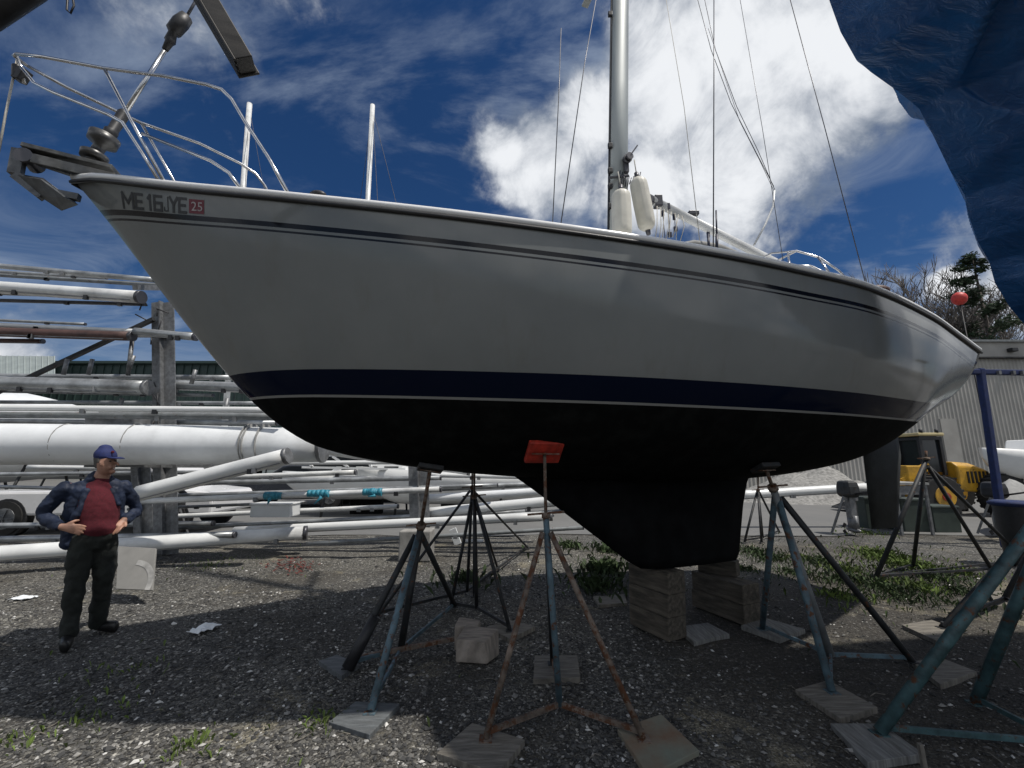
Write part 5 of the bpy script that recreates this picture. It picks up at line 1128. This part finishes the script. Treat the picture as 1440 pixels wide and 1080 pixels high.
# workbench, bins, blue post frame
t = thing('workbench', (onY(1285, 740, 10).x, 10.2, 0), 'grey topped metal workbench standing in front of the yellow loader', 'workbench'); ROOT[t.name] = t.location.copy()
bx0, bx1 = onY(1262, 740, 10).x, onY(1309, 740, 10).x; bz = onY(1285, 680, 10).z
mb = MB(); mb.box(((bx0 + bx1) / 2, 10.3, bz), (bx1 - bx0 + .06, .8, .05)); mb.build('top', M['canvas'], t)
mb = MB(); mb.box(((bx0 + bx1) / 2, 9.95, bz - .14), (bx1 - bx0, .04, .2)); mb.build('drawer_front', M['galv'], t)
for x in (bx0 + .03, bx1 - .03):
    for y in (9.95, 10.65): mb = MB(); mb.box((x, y, bz / 2), (.05, .05, bz)); mb.build('leg', M['galv'], t)
for (px0, px1, pyt, D, lab) in ((1266, 1306, 702, 10.4, 'dark green crate under the grey workbench'), (1310, 1347, 712, 10.3, 'dark green crate right of the grey workbench'), (1215, 1262, 700, 10.9, 'dark crate behind the rudder')):
    a_, b_ = onY(px0, pyt, D), onY(px1, pyt, D); mb = MB(); mb.box(((a_.x + b_.x) / 2, D + .25, a_.z / 2), (b_.x - a_.x, .5, a_.z)); mb.box(((a_.x + b_.x) / 2, D + .25, a_.z - .02), (b_.x - a_.x + .04, .54, .06)); tagged(mb, 'crate', mat('dark_green_plastic', (.035, .05, .042), .6, 0, .2, 6), lab, 'crate', .015)
t = thing('waste_bin', (onY(1415, 790, 6.9).x, 7.0, 0), 'dark waste bin with a wide navy rim at the right edge', 'bin'); ROOT[t.name] = t.location.copy()
c = Vector((onY(1438, 790, 7.1).x, 7.1, 0)); hz = onY(1415, 708, 6.9).z
mb = MB(); mb.loft([[c + Vector((math.cos(a) * r_, math.sin(a) * r_, z)) for a in [2 * math.pi * k / 24 for k in range(24)]] for r_, z in ((.17, 0.01), (.18, .05), (.215, hz - .04), (.215, hz - .02))]); mb.build('bin_body', M['black'], t)
mb = MB(); mb.loft([[c + Vector((math.cos(a) * r_, math.sin(a) * r_, z)) for a in [2 * math.pi * k / 24 for k in range(24)]] for r_, z in ((.22, hz - .06), (.265, hz - .03), (.265, hz + .0), (.20, hz + .03))]); mb.build('rim', M['cloth_blue'], t)
t = thing('blue_hoist_frame', (onY(1388, 690, 8.4).x, 8.5, 0), 'blue padded post and cross beam standing behind the stern', 'hoist frame'); ROOT[t.name] = t.location.copy()
mb = MB(); a_, b_ = onY(1378, 518, 8.5), onY(1391, 645, 8.5); mb.beam(a_, (b_.x - .02, 8.5, 0), .11, .11); mb.build('post', M['cloth_blue'], t, bevel=.02)
mb = MB(); mb.beam(onY(1364, 523, 8.5), onY(1560, 526, 8.5), .10, .11); mb.build('cross_beam', M['cloth_blue'], t, bevel=.02)
mb = MB(); xr_ = onY(1552, 526, 8.5); mb.beam(xr_, (xr_.x, 8.5, 0), .15, .13); mb.build('post', M['cloth_blue'], t, bevel=.02)
for q in (1405, 1425, 1438): mb = MB(); q_ = onY(q, 524, 8.42); mb.box(q_, (.05, .05, .08)); mb.build('bolt', M['galv'], t)
mb = MB(); rr = random.Random(9); pts = []
for i in range(13):
    for j in range(9):
        p = onY(1396 + 9 * i, 735, 9.6 + .18 * j); k = math.sin(math.pi * min(1, i / 9 + .03)) ** .6 * math.sin(math.pi * (j + .4) / 9.2) ** .5; pts.append(Vector((p.x, 9.6 + .18 * j, .05 + 1.15 * k + .1 * noise.noise(Vector((i * .8, j * .8, 0))))))
mb.add(pts, [(i * 9 + j, (i + 1) * 9 + j, (i + 1) * 9 + j + 1, i * 9 + j + 1) for i in range(12) for j in range(8)], True); o = mb.build('canvas_cover', M['canvas']); o.modifiers.new('s', 'SOLIDIFY').thickness = .02; tag(o, 'heap of grey canvas beside the dark outboard motor at the right edge', 'canvas')
simple_boat(onY(1470, 630, 13).x, 13.2, 3.8, 1.5, 1.1, 1.85, R(4), 'small white boat on props at the right edge before the warehouse')
# gravel mound
mb = MB(); c = Vector((onY(1150, 690, 19).x, 19, 0)); vs = []
for i in range(33):
    for j in range(25):
        x, y = (i / 32 - .5) * 9, (j / 24 - .5) * 5; r_ = math.sqrt((x / 4.4) ** 2 + (y / 2.4) ** 2); vs.append(c + Vector((x, y, max(0, 1.5 * (1 - r_) ** 1.1 if r_ < 1 else 0) * (1 + .3 * noise.noise(Vector((x, y, 0)))) + .06 * noise.noise(Vector((x * 3, y * 3, 0))) * (r_ < 1) - .01)))
mb.add(vs, [(i * 25 + j, (i + 1) * 25 + j, (i + 1) * 25 + j + 1, i * 25 + j + 1) for i in range(32) for j in range(24)], True); tag(mb.build('gravel_mound', mat('pale_gravel', (.27, .265, .25), .9, 0, .35, 9, bump=.8)), 'pale gravel heap beyond the white spar', 'gravel heap')
# red marker buoy on a pole
t = thing('red_marker', onY(1349, 470, 22), 'red ball on a thin pole showing against the bare trees', 'marker'); t.location.z = 0; ROOT[t.name] = t.location.copy()
q = onY(1349, 420, 22); mb = MB(); mb.ell(q, .34, .34, .36); mb.build('ball', M['redp'], t); mb = MB(); mb.tube([(q.x, q.y, 0), q], .03, 6); mb.build('pole', M['dark_st'], t)

# ================================================================== trees beyond the warehouse
def bare_tree(x, y, h, seed, label):
    rr = random.Random(seed); tm, cm = MB(), MB()
    def grow(p, d, L, r, lev):
        n_ = 3; pts = [p]; q = p.copy(); dd = d.copy()
        for i in range(n_): dd = (dd + Vector((rr.gauss(0, .12), rr.gauss(0, .12), .05))).normalized(); q = q + dd * L / n_; pts.append(q.copy())
        (tm if lev == 0 else cm).tube(pts, [r * (1 - .5 * i / n_) for i in range(n_ + 1)], 5 if lev < 2 else 3, caps=False)
        if lev < 4:
            for i in range(4 if lev < 3 else 5):
                k = rr.uniform(.35, 1.0) if lev else rr.uniform(.45, 1.0); b = pts[0].lerp(pts[-1], k); a = rr.random() * 6.3; sp = rr.uniform(.35, .8)
                nd = (dd * 1.0 + Vector((math.cos(a), math.sin(a), .25)) * sp).normalized(); grow(b, nd, L * rr.uniform(.45, .66), max(r * .45, .035), lev + 1)
    grow(Vector((x, y, 0)), Vector((0, 0, 1)), h * .72, h * .011, 0)
    t = thing('bare_tree', (x, y, 0), label, 'tree', 'bare trees beyond the warehouse'); ROOT[t.name] = t.location.copy()
    tm.build('trunk', M['bark'], t); cm.build('crown', M['twig'], t)
    return t
def pcol(px, D): return onY(px, 470, D).x
k = 0
trees_ = [(1235, 44, 14.5, 'leftmost bare tree, its top just over the hull'), (1262, 43, 15, 'bare tree second from the left over the stern'), (1284, 42, 16, 'bare tree third from the left over the stern'), (1303, 44, 17.5, 'tall bare tree left of the red ball'), (1318, 40, 16, 'slimmer bare tree close left of the red ball'),
  (1334, 43, 17.5, 'bare tree just behind the left of the red ball'), (1352, 41, 17, 'bare tree right behind the red ball'), (1368, 44, 18, 'bare tree left of the pine trunk'), (1402, 43, 17, 'bare tree right of the pine trunk'), (1422, 41, 16, 'bare tree second right of the pine'), (1440, 44, 17, 'rightmost bare tree below the tarp')]
for (px, D, h, lab) in trees_: bare_tree(pcol(px, D), D, h, 100 + px, lab)
def pine(x, y, h, seed, label, lo=.35):
    rr = random.Random(seed); t = thing('pine_tree', (x, y, 0), label, 'tree'); ROOT[t.name] = t.location.copy()
    mb = MB(); mb.tube([(x, y, 0), (x + .2, y, h * .5), (x + .1, y, h)], [.28, .2, .04], 8); mb.build('trunk', M['bark'], t)
    mb = MB(); cm = MB()
    for i in range(34):
        z = h * (lo + (1 - lo) * i / 34); a = rr.random() * 6.3; L = (h * .21) * (1 - (i / 36)) ** .7 * rr.uniform(.55, 1.1); e = Vector((x + math.cos(a) * L, y + math.sin(a) * L, z + L * rr.uniform(-.05, .3))); mb.tube([(x, y, z), e], [.06, .02], 4)
        for q in range(170):
            f = rr.uniform(.3, 1.08); c = Vector((x, y, z)).lerp(e, f) + Vector((rr.gauss(0, .28), rr.gauss(0, .28), rr.gauss(0, .13)))
            u = Vector((rr.gauss(0, 1), rr.gauss(0, 1), rr.gauss(0, .4))).normalized() * .2; v = Vector((rr.gauss(0, 1), rr.gauss(0, 1), rr.gauss(0, .6))).normalized() * .09
            cm.add([c - u, c + v, c + u, c - v], [(0, 1, 2, 3)])
    mb.build('branches', M['bark'], t); cm.build('crown', M['pine'], t)
pine(pcol(1388, 36), 36, onY(1388, 355, 36).z, 3, 'dark green pine standing among the bare trees behind the warehouse')
# low wooded rise that closes the far side of the yard
mb = MB(); vs = []; xs_ = [-160 + 4 * i for i in range(81)]
for x in xs_: vs += [Vector((x, 95, -.5)), Vector((x, 100, 4.0 + 1.5 * noise.noise(Vector((x * .03, 0, 0))))), Vector((x, 115, 5.5 + 2 * noise.noise(Vector((x * .03, 3, 0))))), Vector((x, 160, -.5))]
mb.add(vs, [(4 * i + j, 4 * i + 4 + j, 4 * i + 5 + j, 4 * i + 1 + j) for i in range(80) for j in range(3)], True)
tag(mb.build('hills', mat('wooded_rise', (.05, .055, .035), .95, 0, .5, .3, bump=1.0), origin=(0, 0, 0)), kind='structure')
